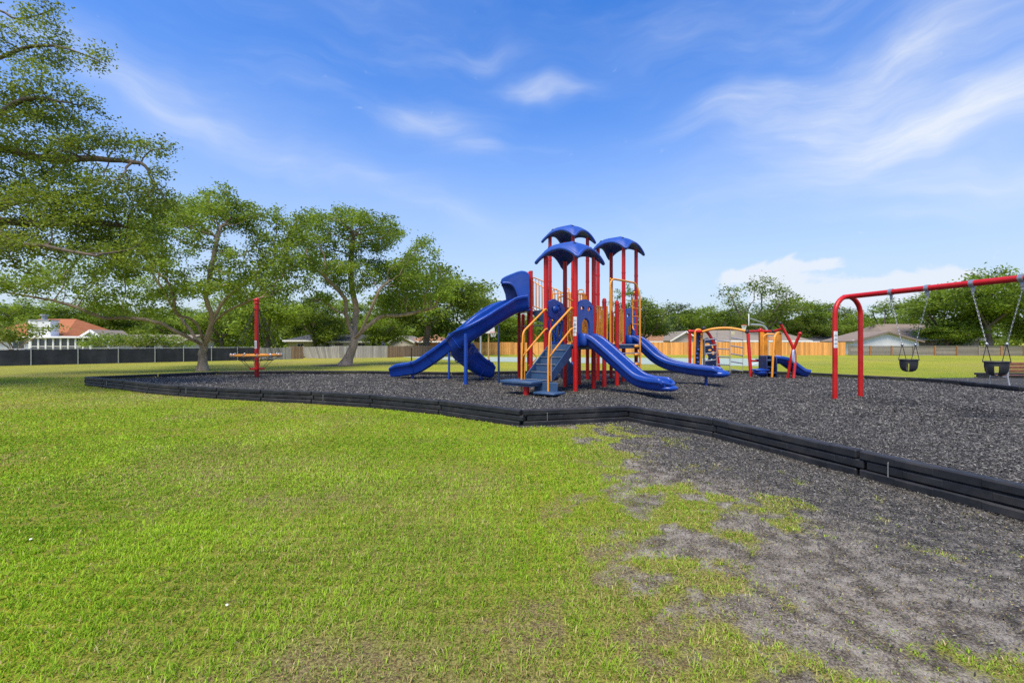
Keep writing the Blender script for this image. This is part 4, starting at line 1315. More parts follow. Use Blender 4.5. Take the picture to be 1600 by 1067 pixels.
    m = MB(); m.plate([(-.06, 0), (.22, 0), (.22, .9), (-.06, .9)], [], .05, V3(P(945, 0, 17.7).x, 17.7, .95), ex, Z); m.build('side_panel', 'orange_paint', r)
    tube('hand_rail', bend([down(P(1062, 780, 16.7)), P(1075, 560, 16.7), P(1092, 330, 16.8), P(1130, 285, 16.9), P(1165, 300, 17.0)], .12), .04, 'orange_paint')
    tube('hand_rail', bend([P(960, 600, 17.4), P(965, 330, 17.4), P(1000, 306, 17.4), P(1085, 306, 17.3)], .1), .03, 'orange_paint')
    for k in range(3): tube('cross_bar', [P(965, 345 + 14 * k, 17.5), P(1090, 338 + 14 * k, 17.3)], .016, 'orange_paint')
    m = MB(); m.box(V3(P(1040, 0, 17.2).x, 17.2, P(0, 600, 17.2).z), (.75, .7, .06), None, .012); m.build('deck', 'slate_deck', r)
    prof = flume_profile(.22, .18, .06); m = MB()
    pa = catmull([P(1090, 610, 17.0), P(1170, 625, 16.9), P(1270, 690, 16.9), P(1360, 752, 16.9), P(1435, 772, 16.9)], 6); m.sweep(pa, prof); m.build('slide', 'blue_plastic', r, 50)
    bx = P(928, 0, 16.8).x; m = MB(); m.ball(V3(bx, 16.8, .36), .25, 14, 8, (1.0, .8, .55)); m.box(V3(bx, 16.8, .44), (.52, .4, .05), None, .02); m.build('pod_step', 'blue_plastic', r, 60)
climbing()

# ------------------------------------------------------------------ swings
def swings():
    r = thing('swing_frame', 'red arched swing frame with a long top beam on the right', 'swing frame', (7.3, 10.3, MZ))
    pA, pB = V3(7.29, 10.27, 0), V3(8.12, 10.60, 0)
    top = 2.50
    def arch(a, b, nm):
        m = MB(); mid = (a + b) / 2; w = (b - a).length / 2; ex = (b - a).normalized()
        pts = [a + Z * (MZ - .05), a + Z * 1.2] + [mid + ex * (-w * cos(t)) + Z * (top - w * .95 + w * .95 * sin(t)) for t in np.linspace(0, pi, 15)] + [b + Z * 1.2, b + Z * (MZ - .05)]
        m.tube(pts, .052, 14); return m.build(nm, 'red_paint', r, 60)
    o = arch(pA, pB, 'arch'); sticker(pA, .052, 1.33, 1.70, (-.3, -1), o)
    s0 = V3(7.72, 10.44, top); dirb = V3(.62, -3.05, 0).normalized()
    s1 = s0 + dirb * 6.2
    off = (pB - pA) / 2
    arch(s1 - off - Z * top, s1 + off - Z * top, 'arch')
    m = MB(); m.tube([s0 - dirb * .12, s1 + dirb * .12], .056, 16); m.build('top_beam', 'red_paint', r, 60)
    def beam_at(px):
        k = (px - 800) / FPX
        t = (k * s0.y - s0.x) / (dirb.x - k * dirb.y); return s0 + dirb * t
    hang = {}
    for px in (1392.5, 1449.5, 1520, 1597.5):
        p = beam_at(px); m = MB()
        m.tube([p - dirb * .035, p + dirb * .035], .068, 16); c = m.build('hanger_clamp', 'galvanised', r)
        m = MB(); m.box(p - Z * .10, (.045, .045, .10), (dirb, dirb.cross(Z), Z), .01); m.tube([p - Z * .13, p - Z * .19], .018, 8); m.build('hanger_pivot', 'steel_grey', c)
        hang[px] = p - Z * .19
    def chain(m, a, b, sp=.036, rad=.0034):
        n = max(2, int((b - a).length / sp)); t = (b - a).normalized(); q = t.orthogonal().normalized(); w = t.cross(q)
        for i in range(n):
            c = a.lerp(b, (i + .5) / n); s = q if i % 2 else w
            pts = [c + t * (sp * .72 * cos(x)) + s * (.009 * sin(x)) for x in np.linspace(0, 2 * pi, 9)[:-1]]
            m.tube(pts, rad, 4, closed=True)
    def bucket(ha, hb, seat_y, px, lab, wid):
        mid = (ha + hb) / 2
        cz = CAMH - (seat_y - HY) / FPX * mid.y
        root = thing('bucket_swing', lab, 'swing', (mid.x, mid.y, cz - .2), 'bucket swings hanging from the red frame')
        ex = dirb.copy(); ey = Z.cross(ex).normalized()
        n = 24; V = []; F = []
        rows = [(1.0, .115), (.99, .045), (.92, -.045), (.72, -.10), (.36, -.125)]
        for lay in (1.0, .88):
            for s, h in rows:
                for k in range(n):
                    a = 2 * pi * k / n
                    sx = abs(cos(a)) ** .8 * math.copysign(1, cos(a)); sy = abs(sin(a)) ** .8 * math.copysign(1, sin(a))
                    V.append(V3(mid.x, mid.y, cz) + ex * (sx * wid * s * lay) + ey * (sy * .15 * s * lay) + Z * (h + (.012 if lay < 1 and s < .99 else 0)))
        R = len(rows)
        hole = {(i, k) for i in (1, 2) for k in range(n) if min(abs((k - 6) % n), abs((k - 18) % n), abs((k - 6) % n - n), abs((k - 18) % n - n)) in (2, 1) and True}
        def leg(i, k):      # four leg openings
            kk = k % n; return i in (1, 2, 3) and (kk in (3, 4, 7, 8, 15, 16, 19, 20))
        for L in (0, 1):
            for i in range(R - 1):
                for k in range(n):
                    if leg(i, k) : continue
                    a = (L * R + i) * n + k; b = (L * R + i) * n + (k + 1) % n
                    F.append((a, b, b + n, a + n) if L == 0 else (a, a + n, b + n, b))
            F.append(tuple((L * R + R - 1) * n + k for k in range(n)))
        for i in range(R - 1):
            for k in range(n):
                if leg(i, k) : continue
                for (da, ka, kb, ia, ib) in ((0, k, k, i, i + 1), (0, (k + 1) % n, (k + 1) % n, i, i + 1)):
                    nb = k - 1 if ka == k else k + 1
                    if leg(i, nb): F.append((ia * n + ka, ib * n + kb, (R + ib) * n + kb, (R + ia) * n + ka))
                if leg(i + 1, k): F.append(((i + 1) * n + k, (i + 1) * n + (k + 1) % n, (R + i + 1) * n + (k + 1) % n, (R + i + 1) * n + k))
                if i > 0 and leg(i - 1, k): F.append((i * n + k, i * n + (k + 1) % n, (R + i) * n + (k + 1) % n, (R + i) * n + k))
        for k in range(n): F.append((k, (k + 1) % n, R * n + (k + 1) % n, R * n + k))
        m = MB(); m.add(V, F); m.build('bucket_seat', 'rubber_black', root, 50)
        m = MB(); m.tube([V[k] + Z * .0 for k in range(n)], .013, 6, closed=True); m.build('seat_rim', 'rubber_black', root, 60)
        for hp, s in ((ha, -1 if (ha - mid).dot(ex) < 0 else 1), (hb, -1 if (hb - mid).dot(ex) < 0 else 1)):
            e = V3(mid.x, mid.y, cz) + ex * (s * wid * .98) + Z * .42
            m = MB(); chain(m, hp, e); ch = m.build('chain', 'steel_grey', root, 60)
            m = MB(); m.ball(e, .026, 8, 5); m.box(e - Z * .01, (.05, .02, .03), (ex, ey, Z), .006); m.build('shackle', 'galvanised', ch, 60)
            for sy in (-1, 1):
                m = MB(); m.tube([e, V3(mid.x, mid.y, cz) + ex * (s * wid * .96) + ey * (.10 * sy) + Z * .11], .006, 5); m.build('bridle', 'rubber_black', ch, 60)
    bucket(hang[1392.5], hang[1449.5], 571, 1422, 'far black bucket swing nearer to the red arch', .130)
    bucket(hang[1520], hang[1597.5], 576, 1557, 'near black bucket swing beside the wooden bench', .142)
swings()

# ------------------------------------------------------------------ bench
def bench():
    x0, y0 = 14.75, 13.6
    r = thing('park_bench', 'brown slatted bench on grey legs outside the border at right', 'bench', (x0, y0, .03))
    for k in range(3):
        m = MB(); m.box(V3(x0 + .95, y0, .60 + .105 * k), (1.9, .04, .09), None, .012); m.build('back_slat', 'wood_red', r)
        m = MB(); m.box(V3(x0 + .95, y0 + .14 + .12 * k, .44), (1.9, .10, .04), None, .012); m.build('seat_slat', 'wood_red', r)
    for x in (x0 + .04, x0 + 1.75):
        m = MB(); m.tube([V3(x, y0 - .10, .0), V3(x, y0 - .02, .42), V3(x, y0 - .045, .86)], .026, 8); m.tube([V3(x, y0, .41), V3(x, y0 + .46, .41), V3(x, y0 + .5, 0)], .026, 8)
        m.build('leg', 'steel_grey', r, 60)
bench()

# ------------------------------------------------------------------ basketball hoops
def hoop_right():
    d = 42.0; b = at(1199, 559.5, d)
    r = thing('basketball_hoop', 'white backboard hoop on a grey curved pole behind the climbing frame', 'basketball hoop', (b.x, d, 0))
    m = MB(); m.tube(bend([V3(b.x, d, -.1), at(1199, 508.5, d), at(1173, 507, d)], 1.0, 8), .10, 10); m.build('pole', 'galvanised', r, 60)
    m = MB(); m.tube([at(1194, 505, d), at(1172, 497.5, d)], .05, 8); m.build('brace', 'galvanised', r, 60)
    p = at(1170, 500, d); m = MB(); m.box(p, (.08, 1.7, 1.05), (V3(.89, -.46, 0), V3(.46, .89, 0), Z), .02); m.build('backboard', 'white_paint', r)
    c = at(1162.5, 508, d); m = MB(); m.tube([c + V3(.23 * cos(t), .23 * sin(t), 0) for t in np.linspace(0, 2 * pi, 17)[:-1]], .025, 6, closed=True); m.build('rim', 'hoop_orange', r, 60)
    m = MB()
    for k in range(10):
        a = k * pi / 5
        for s in (-.5, .5): m.tube([c + V3(.23 * cos(a), .23 * sin(a), 0), c + V3(.13 * cos(a + s), .13 * sin(a + s), -.42)], .010, 4)
    m.build('net', 'net_white', r, 60)
hoop_right()
def hoop_left():
    d = 30.0; b = at(763.4, 569.4, d)
    r = thing('basketball_hoop', 'small hoop with white backboard on a tan pole left of the red posts', 'basketball hoop', (b.x, d, 0))
    m = MB(); m.tube([V3(b.x, d, -.1), at(763.4, 517, d)], .055, 8); m.build('pole', 'post_tan', r, 60)
    m = MB(); W, H = .62, .50; p = at(766, 515, d) - V3(0, .1, 0)
    m.plate([(-W / 2, -H / 2), (W / 2, -H / 2), (W / 2, H * .2), (W * .3, H / 2), (-W * .3, H / 2), (-W / 2, H * .2)], [], .04, p, V3(.9, .43, 0), Z); m.build('backboard', 'white_paint', r)
    c = at(771, 519.5, d) - V3(0, .3, 0); m = MB(); m.tube([c + V3(.2 * cos(t), .2 * sin(t), 0) for t in np.linspace(0, 2 * pi, 15)[:-1]], .02, 6, closed=True); m.build('rim', 'hoop_orange', r, 60)
    m = MB()
    for k in range(8):
        a = k * pi / 4
        m.tube([c + V3(.2 * cos(a), .2 * sin(a), 0), c + V3(.12 * cos(a + .4), .12 * sin(a + .4), -.3)], .012, 4)
    m.build('net', 'net_white', r, 60)
hoop_left()
m = MB(); b = at(751, 558, 44.0); m.tube([V3(b.x, 44, -.1), V3(b.x, 44, 2.9)], .09, 10); m.ball(V3(b.x, 44, 2.9), .1)
tag(m.build('court_post', 'steel_grey'), 'pale grey post at the far court edge beside the curved blue slide', 'post')
m = MB(); b = at(643, 563, 36.0); m.tube([V3(b.x, 36, -.1), V3(b.x, 36, .98)], .05, 8); m.ball(V3(b.x, 36, .98), .07)
tag(m.build('net_post', 'rubber_black'), 'short dark post in the grass left of the straight slide', 'post')
#@@FAR
# ------------------------------------------------------------------ fences
def board_fence(root, a, b, h, mat, post_mat, panel=2.4, bw=.14, seed=0, lean=0.0, posts=True, rails=True, skew=0.0):
    a, b = Vector((*a, 0)), Vector((*b, 0)); L = (b - a).length; t = (b - a).normalized(); n = Vector((t.y, -t.x, 0))
    if n.y > 0: n = -n
    rnd = random.Random(seed); np_ = max(1, round(L / panel)); pl = L / np_
    for i in range(np_):
        m = MB(); k = max(4, int(pl / bw)); w = pl / k
        dz = rnd.uniform(-.03, .03)
        for j in range(k):
            m.cur = rnd.random() * .98 + .01
            hh = h + dz + rnd.uniform(-.02, .02)
            c = a + t * (pl * i + w * (j + .5)) + n * rnd.uniform(-.006, .006) + Z * (hh / 2)
            up = (Z + n * lean + t * (skew * max(0, 1 - (pl * i + w * j) / 3.0))).normalized()
            m.box(c + n * lean * hh * .5, (w - .012, .02, hh), (t, n, up))
        m.cur = .5
        p = m.build('picket_panel', mat, root, 0); p['kind'] = 'stuff'
        if rails:
            m = MB()
            for z in (h * .2, h * .8): m.box(a + t * (pl * (i + .5)) - n * .04 + Z * z, (pl - .02, .05, .09), (t, n, Z))
            m.build('rail', mat, p, 0)
    if posts:
        for i in range(np_ + 1):
            m = MB(); m.cur = rnd.random(); m.box(a + t * (pl * i) - n * .09 + Z * (h / 2), (.10, .10, h + .04), (t, n, Z), .008); m.build('post', post_mat, root, 0)
def fence_thing(name, label, a): return thing(name, label, 'fence', (a[0], a[1], 0))
def flat(v): return (v.x, v.y)
# black wind-screen fence on the left
def screen_fence():
    a, b = Vector((-46.0, 21.2)), Vector((-20.7, 37.3))
    a = Vector((-34.5, 24.6))
    r = fence_thing('screen_fence', 'low chain-link fence covered in black screening at far left', a)
    pxs = [-60, 50.5, 123.7, 186.5, 243.5, 288, 331.5, 372, 405]
    pts = []
    for px in pxs:
        k = (px - 800) / FPX; d0, d1 = b - a, None
        t = (k * a.y - a.x) / ((b.x - a.x) - k * (b.y - a.y)); pts.append(a + (b - a) * t)
    for i in range(len(pts) - 1):
        p, q = pts[i], pts[i + 1]; m = MB(); n = 14; V = []; F = []
        for j in range(n + 1):
            c = p.lerp(q, j / n)
            for k in range(5):
                z = .02 + 1.0 * k / 4
                off = (.03 * sin(j * 1.3 + i * 2) + .03 * sin(j * .6 + k)) * (1 if 0 < j < n else 0)
                sag = -.025 * sin(pi * j / n) if k == 4 else 0
                V.append((c.x + off * .5, c.y - .03 + off, z + sag))
        for j in range(n):
            for k in range(4):
                q0 = j * 5 + k; F.append((q0, q0 + 5, q0 + 6, q0 + 1))
        m.add(V, F); m.build('screen_panel', 'screen_black', r, 80)
        m = MB(); m.tube([(p.x, p.y, 1.05), (q.x, q.y, 1.05)], .022, 6); m.build('top_rail', 'galvanised', r, 60)
    for p in pts:
        m = MB(); m.tube([(p.x, p.y - .07, -.05), (p.x, p.y - .07, 1.10)], .035, 8); m.ball((p.x, p.y - .07, 1.10), .042, 8, 5); m.build('post', 'galvanised', r, 60)
screen_fence()
gA, gB, gC, gD, gE = (-20.6, 37.4), (-19.2, 39.5), (-18.6, 40.5), (-11.9, 43.5), (-4.6, 54.5)
r = fence_thing('wooden_fence', 'short grey weathered board fence between screening and brown boards', gA); board_fence(r, gA, gB, 1.02, 'wood_weathered', 'wood_weathered', seed=1)
r = fence_thing('wooden_fence', 'short brown board fence section behind the left of the leaning grey boards', gB); board_fence(r, gB, gC, 1.06, 'cedar_brown', 'cedar_brown', seed=2)
r = fence_thing('wooden_fence', 'pale grey weathered board fence behind the middle tree trunk, its end leaning', gC); board_fence(r, gC, gD, 1.10, 'wood_weathered', 'wood_weathered', seed=3, skew=-.45)
r = fence_thing('wooden_fence', 'brown weathered board fence behind the long straight slide', gD); board_fence(r, gD, gE, 1.10, 'cedar_brown', 'cedar_brown', seed=4)
oA, oB = (-4.6, 54.6), (37.8, 51.6)
r = fence_thing('wooden_fence', 'long new orange cedar board fence behind the court', oA); board_fence(r, oA, oB, 1.47, 'cedar_new', 'cedar_new', seed=5)
# grey fence with horizontal boards and cedar posts on the right
def rail_fence():
    a, b = Vector((37.9, 51.2, 0)), Vector((62, 48.6, 0))
    r = fence_thing('rail_fence', 'grey fence of horizontal boards with brown posts at far right', a); t = (b - a).normalized(); n = V3(t.y, -t.x, 0)
    rnd = random.Random(8); L = (b - a).length; k = 11
    for i in range(k):
        for z in range(6):
            m = MB(); m.cur = rnd.random(); m.box(a + t * (L * (i + .5) / k) + Z * (.09 + .165 * z) + n * rnd.uniform(-.008, .008), (L / k - .02, .025, .155), (t, n, Z)); m.build('board', 'wood_greybrown', r, 0)
        m = MB(); m.box(a + t * (L * (i + .5) / k) + Z * 1.06, (L / k, .12, .05), (t, n, Z), .008); m.build('cap_rail', 'wood_greybrown', r, 0)
    for i in range(k + 1):
        m = MB(); m.cur = rnd.random(); m.box(a + t * (L * i / k) + n * .06 + Z * .53, (.13, .11, 1.06), (t, n, Z), .01); m.build('post', 'post_cedar' if i % 3 else 'wood_greybrown', r, 0)
rail_fence()

# ------------------------------------------------------------------ houses
def house(name, label, x0, x1, y, depth, eave, ridge, roof_mat, wall_mat, style='gable_x', oh=.35, windows=(), door=None, chimney=None, ridge_in=.3, trim='white_paint'):
    r = thing(name, label, 'house', ((x0 + x1) / 2, y, 0)); cy = y + depth / 2
    m = MB()
    if style == 'gable_y':         # gable end faces the viewer
        m.plate([(x0, -.1), (x1, -.1), (x1, eave), ((x0 + x1) / 2, ridge - .08), (x0, eave)], [], .2, V3(0, y + .1, 0), V3(1, 0, 0), Z)
        m.box(V3(x0 + .1, cy + .1, eave / 2), (.2, depth - .2, eave)); m.box(V3(x1 - .1, cy + .1, eave / 2), (.2, depth - .2, eave)); m.box(V3((x0 + x1) / 2, y + depth - .1, eave / 2), (x1 - x0 - .4, .2, eave))
    else:
        m.box(V3((x0 + x1) / 2, cy, eave / 2), (x1 - x0, depth, eave))
        if style == 'gable_x':
            for x in (x0, x1): m.add([V3(x, y, eave), V3(x, y + depth, eave), V3(x, cy, ridge - .1)], [(0, 1, 2)])
    m.build('wall', wall_mat, r, 0)
    X0, X1, Y0, Y1 = x0 - oh, x1 + oh, y - oh, y + depth + oh; th = .14
    if style == 'gable_x': V = [(X0, Y0, eave), (X1, Y0, eave), (X1, Y1, eave), (X0, Y1, eave), (X0, cy, ridge), (X1, cy, ridge)]; F = [(0, 1, 5, 4), (2, 3, 4, 5)]; side = [(0, 4), (4, 3), (1, 5), (5, 2), (0, 1), (3, 2)]
    elif style == 'gable_y': cx = (x0 + x1) / 2; V = [(X0, Y0, eave - .1), (X0, Y1, eave - .1), (X1, Y1, eave - .1), (X1, Y0, eave - .1), (cx, Y0, ridge), (cx, Y1, ridge)]; F = [(0, 4, 5, 1), (3, 2, 5, 4)]; side = [(0, 4), (4, 3), (1, 5), (5, 2), (0, 1), (3, 2)]
    else:
        k = (x1 - x0) * ridge_in; V = [(X0, Y0, eave), (X1, Y0, eave), (X1, Y1, eave), (X0, Y1, eave), (x0 + k, cy, ridge), (x1 - k, cy, ridge)]
        F = [(0, 1, 5, 4), (2, 3, 4, 5), (0, 4, 3), (1, 2, 5)]; side = [(0, 1), (1, 2), (2, 3), (3, 0)]
    n = len(V); W = V + [(a, b, c - th) for a, b, c in V]
    FF = F + [tuple(n + i for i in f[::-1]) for f in F] + [(a, b, n + b, n + a) for a, b in side]
    m = MB(); m.add(W, FF); ro = m.build('roof', roof_mat, r, 0)
    m = MB()
    if style == 'gable_y':
        cx = (x0 + x1) / 2
        for xx in (X0, X1):
            a, b = V3(xx, Y0 - .03, eave - .2), V3(cx, Y0 - .03, ridge - .1); t = (b - a).normalized(); m.box((a + b) / 2, ((b - a).length, .05, .2), (t, V3(0, 1, 0), t.cross(V3(0, 1, 0))))
    else: m.box(V3((x0 + x1) / 2, Y0 - .03, eave - th / 2 - .02), (X1 - X0, .05, .20))
    m.build('fascia', trim, ro, 0)
    for (wx, wz, ww, wh) in windows:
        m = MB(); m.box(V3(wx, y - .03, wz), (ww, .06, wh)); w = m.build('window', trim, r, 0)
        m = MB(); m.box(V3(wx - ww * .23, y - .065, wz), (ww * .42, .03, wh * .86)); m.box(V3(wx + ww * .23, y - .065, wz), (ww * .42, .03, wh * .86)); m.build('pane', 'window_glass', w, 0)
        m = MB(); m.box(V3(wx, y - .08, wz - wh / 2 - .03), (ww + .12, .12, .06)); m.build('sill', trim, w, 0)
    if door:
        m = MB(); m.box(V3(door, y - .04, 1.0), (.95, .08, 2.0)); dd = m.build('door', 'wood_red', r, 0)
        m = MB(); m.ball(V3(door + .36, y - .11, 1.0), .04, 8, 5); m.build('handle', 'galvanised', dd)
    if chimney:
        cx, cyy, w, d, z0, z1, cm = chimney
        m = MB(); m.box(V3(cx, cyy, (z0 + z1) / 2), (w, d, z1 - z0), None, .02); ch = m.build('chimney', cm, r, 0)
        for s in (-1, 1):
            m = MB(); m.box(V3(cx + s * w * .5, cyy - d * .5, (z0 + z1) / 2), (.16, .06, z1 - z0 + .02)); m.build('corner_board', trim, ch, 0)
        m = MB(); m.box(V3(cx, cyy, z1 + .04), (w + .12, d + .12, .08)); m.tube([V3(cx, cyy, z1), V3(cx, cyy, z1 + .45)], .22, 10); m.tube([V3(cx, cyy, z1 + .45), V3(cx, cyy, z1 + .6)], .33, 10); m.build('flue_cap', 'steel_grey', ch, 30)
    return r
def xa(px, d): return (px - 800) / FPX * d
def zz(py, d): return CAMH + (HY - py) / FPX * d
d = 45
h1 = house('house', 'white house with orange hip roof and tall boxed chimney at far left', xa(-30, d), xa(100, d), d, 7, 2.0, 3.95, 'roof_orange', 'siding_white', 'hip', .5, [(xa(30, d), 1.2, 1.2, .9)], None,
      (xa(76, 44.6), 44.2, 1.95, .9, 0, zz(501, 44.2), 'siding_white'), .26)
def sunroom():
    x0, x1, y = xa(49, 42.5), xa(142, 42.5), 42.5
    m = MB(); m.box(V3((x0 + x1) / 2, y + 1.1, 1.93), (x1 - x0 + .6, 2.7, .18), None, .03); sr = m.build('sunroom_roof', 'white_paint', h1, 0)
    n = 8
    for i in range(n + 1):
        m = MB(); m.box(V3(x0 + (x1 - x0) * i / n, y, .92), (.14, .14, 1.82)); m.build('sunroom_post', 'white_paint', h1, 0)
    for i in range(n):
        xx = x0 + (x1 - x0) * (i + .5) / n; m = MB(); m.box(V3(xx, y + .03, .92), ((x1 - x0) / n - .15, .03, 1.8)); m.build('sunroom_pane', 'window_glass', h1, 0)
        m = MB(); m.box(V3(xx, y - .01, 1.08), ((x1 - x0) / n - .15, .05, .06)); m.build('glazing_bar', 'white_paint', h1, 0)
sunroom()
d = 47; w0 = xa(158, d)
house('house', 'long white house with small windows behind the low hedge trees', xa(146, d), xa(285, d), d, 5, 1.6, 2.3, 'roof_greybrown', 'siding_white', 'gable_x', .4,
      [(xa(p, d), 1.05, 1.0, .9) for p in (235, 262, 281)], None)
d = 46; house('house', 'small white gabled wing just right of the orange roof', xa(157, d), xa(205, d), d - 2.5, 3, 1.6, zz(516, d), 'roof_greybrown', 'siding_white', 'gable_y', .3, [], None)
d = 62; house('house', 'olive house with dark hip roof beyond the fence, right of the spinner', xa(450, d), xa(497, d), d, 8, zz(531.5, d), zz(522, d), 'roof_dark', 'siding_olive', 'hip', .5, [(xa(470, d), .9, 1.0, .8)], None, None, .3)
d = 58; house('house', 'low white house with dark roof behind the middle tree trunk', xa(499, d), xa(575, d), d, 8, zz(533, d), zz(522, d), 'roof_dark', 'siding_white', 'gable_x', .5, [(xa(p, d), 1.0, 1.1, .8) for p in (510, 530, 565)], None)
d = 64; house('house', 'cream gable end house beyond the brown fence', xa(610, d), xa(645, d), d, 8, zz(533, d), zz(524, d), 'roof_greybrown', 'siding_cream', 'gable_y', .3, [], None)
d = 66; house('house', 'brick house with rusty roof half hidden behind the straight slide', xa(643, d), xa(690, d), d, 8, zz(533, d), zz(522, d), 'roof_rust', 'brick_far', 'hip', .4, [(xa(660, d), .95, 1.2, .7)], None)
d = 66; house('house', 'brown roofed house above the cedar fence right of the tower posts', xa(1018, d), xa(1062, d), d, 8, zz(533, d), zz(521.5, d), 'roof_rust', 'siding_pink', 'gable_x', .5)
d = 63; house('house', 'small pinkish gable house above the cedar fence left of the climbing frame', xa(1050, d), xa(1092, d), d, 7, zz(531, d), zz(517, d), 'roof_greybrown', 'siding_pink', 'gable_y', .4)
d = 60; house('house', 'long house with grey brown roof behind the climbing frame', xa(1112, d), xa(1262, d), d, 9, zz(532, d), zz(514.5, d), 'roof_greybrown', 'siding_cream', 'hip', .4, [], None, None, .14)
d = 62; house('house', 'dark roofed house left of the red swing arch', xa(1258, d), xa(1335, d), d, 9, zz(533, d), zz(523.5, d), 'roof_dark', 'siding_pink', 'hip', .5, [], None, None, .2)
d = 54; house('house', 'pale gable end house between the red swing arch and far swing', xa(1333, d), xa(1436, d), d, 5, zz(531.5, d), zz(517.5, d), 'roof_brown', 'siding_white', 'gable_y', .35, [], None, trim='roof_brown')
d = 60; house('house', 'brown roofed house behind the pale gable, right of the red arch', xa(1388, d), xa(1530, d), d, 9, zz(530, d), zz(504, d), 'roof_brown', 'siding_pink', 'hip', .5, [(xa(1470, d), 1.0, 1.4, .9), (xa(1505, d), 1.0, 1.4, .9)], None, None, .16)

# ------------------------------------------------------------------ trees
def grow(seed_nodes, parents, attr_pts, step, di, dk, iters, rng, droop=0.0):
    N = [np.array(p, float) for p in seed_nodes]; par = list(parents)
    A = np.array(attr_pts, float); best = np.full(len(A), 1e9); bi = np.zeros(len(A), int); done = 0; alive = np.ones(len(A), bool)
    for _ in range(iters):
        new = np.array(N[done:])
        if len(new) and len(A):
            D = np.sqrt(((A[:, None, :] - new[None]) ** 2).sum(-1)); j = D.argmin(1); dm = D[np.arange(len(A)), j]
            up = dm < best; best[up] = dm[up]; bi[up] = j[up] + done
        done = len(N)
        k = best > dk; A, best, bi = A[k], best[k], bi[k]
        if not len(A): break
        act = best < di
        if not act.any(): di *= 1.5; continue
        acc = {}
        dirs = np.array(N)[bi[act]]; dirs = A[act] - dirs; dirs /= np.linalg.norm(dirs, axis=1)[:, None] + 1e-9
        for q, v in zip(bi[act], dirs):
            if q in acc: acc[q] = acc[q] + v
            else: acc[q] = v.copy()
        cnt = 0
        for q, v in acc.items():
            v = v / (np.linalg.norm(v) + 1e-9) + rng.randn(3) * .18; v[2] -= droop
            v /= np.linalg.norm(v) + 1e-9
            p = N[q] + v * step
            N.append(p); par.append(q); cnt += 1
        if cnt == 0: break
    return np.array(N), par
def tree_mesh(seed, limbs, clumps, n_att, step, trunk_r, leaf, per_tip, spread, bark, leafm, name, twig_leaf_r=.02, base_r=None, pw=2.4, flat_=.6, droop=0.0, shell=.35, tip_r=.007, dens=None, iters=90, sub=5.0):
    """limbs: polylines of main wood (local); clumps: ellipsoids the twigs grow into. Returns wood mesh, crown mesh"""
    rng = np.random.RandomState(seed)
    nodes = []; par = []
    for limb in limbs:
        start, pts = limb
        P = catmull([Vector(p) for p in pts], 4); P = [np.array(p) for p in P]
        if start is None: idx = -1
        else:
            q = np.array(pts[0]); idx = int(np.argmin([np.linalg.norm(n - q) for n in nodes])); P = P[1:]
        # resample
        for p in P:
            if idx >= 0 and np.linalg.norm(p - nodes[idx]) < step * .5: continue
            nodes.append(p + rng.randn(3) * step * .05 * (idx >= 0)); par.append(idx); idx = len(nodes) - 1
    att = []
    vol = np.array([c[3] * c[4] * c[5] for c in clumps]) ** .8
    if dens: vol = vol * np.array(dens)
    for c, k in zip(clumps, (vol / vol.sum() * n_att).astype(int)):
        ns = max(3, int(sub * (c[3] * c[4] * c[5]) ** .5)); ax = np.array(c[3:6])
        su = rng.randn(ns, 3); su /= np.linalg.norm(su, axis=1)[:, None]
        sc = su * (rng.rand(ns) ** .4)[:, None] * .86; sr = .20 + .26 * rng.rand(ns)
        q = rng.randint(0, ns, k)
        u = rng.randn(k, 3); u /= np.linalg.norm(u, axis=1)[:, None]
        loc = sc[q] + u * (rng.rand(k) ** .45 * sr[q])[:, None]
        att.append(np.array(c[:3]) + loc * ax)
    att = np.concatenate(att)
    N, par = grow(nodes, par, att, step, step * 9, step * 1.6, iters, rng, droop)
    n = len(N); ch = [[] for _ in range(n)]
    for i, p in enumerate(par):
        if p >= 0: ch[p].append(i)
    R = np.full(n, tip_r ** pw)
    for i in range(n - 1, -1, -1):
        s = sum(R[c] for c in ch[i])
        if ch[i]: R[i] = max(R[i], s)
    R = R ** (1 / pw)
    k = trunk_r / R[0]; R = np.where(R > tip_r * 1.5, tip_r + (R - tip_r) * (trunk_r - tip_r) / max(1e-6, R[0] - tip_r), R)
    # wood
    mb = MB()
    starts = [0] + [c for i in range(n) for c in sorted(ch[i], key=lambda q: -R[q])[1:]]
    for s in starts:
        path = [s]; p0 = par[s]
        while ch[path[-1]]: path.append(max(ch[path[-1]], key=lambda q: R[q]))
        pts = [N[q] for q in path]; rr = [R[q] for q in path]
        if p0 >= 0: pts.insert(0, N[p0]); rr.insert(0, R[s])
        if len(pts) < 2: continue
        if max(rr) < tip_r * 1.3 and rng.rand() < .35: continue
        sides = 12 if rr[0] > .12 else 7 if rr[0] > .04 else 4 if rr[0] > .015 else 3
        if s == 0:     # root flare
            rr = [q * (1 + 1.0 * math.exp(-max(0, p[2]) / .28)) for p, q in zip(pts, rr)]
        mb.tube(pts, rr, sides, caps=False)
    wood = mb
    # leaves
    tips = np.array([i for i in range(n) if R[i] < twig_leaf_r and i > 3])
    C = np.repeat(N[tips], per_tip, 0); m = len(C)
    tw = np.repeat(rng.rand(len(tips)), per_tip)
    C = C + rng.randn(m, 3) * np.array([spread, spread, spread * flat_])
    sz = leaf * (.65 + .7 * rng.rand(m))
    nrm = rng.randn(m, 3) * .75 + np.array([0, 0, .75]); nrm /= np.linalg.norm(nrm, axis=1)[:, None]
    t = np.cross(nrm, rng.randn(m, 3)); t /= np.linalg.norm(t, axis=1)[:, None] + 1e-9
    b = np.cross(nrm, t)
    w = .30; L = sz[:, None]
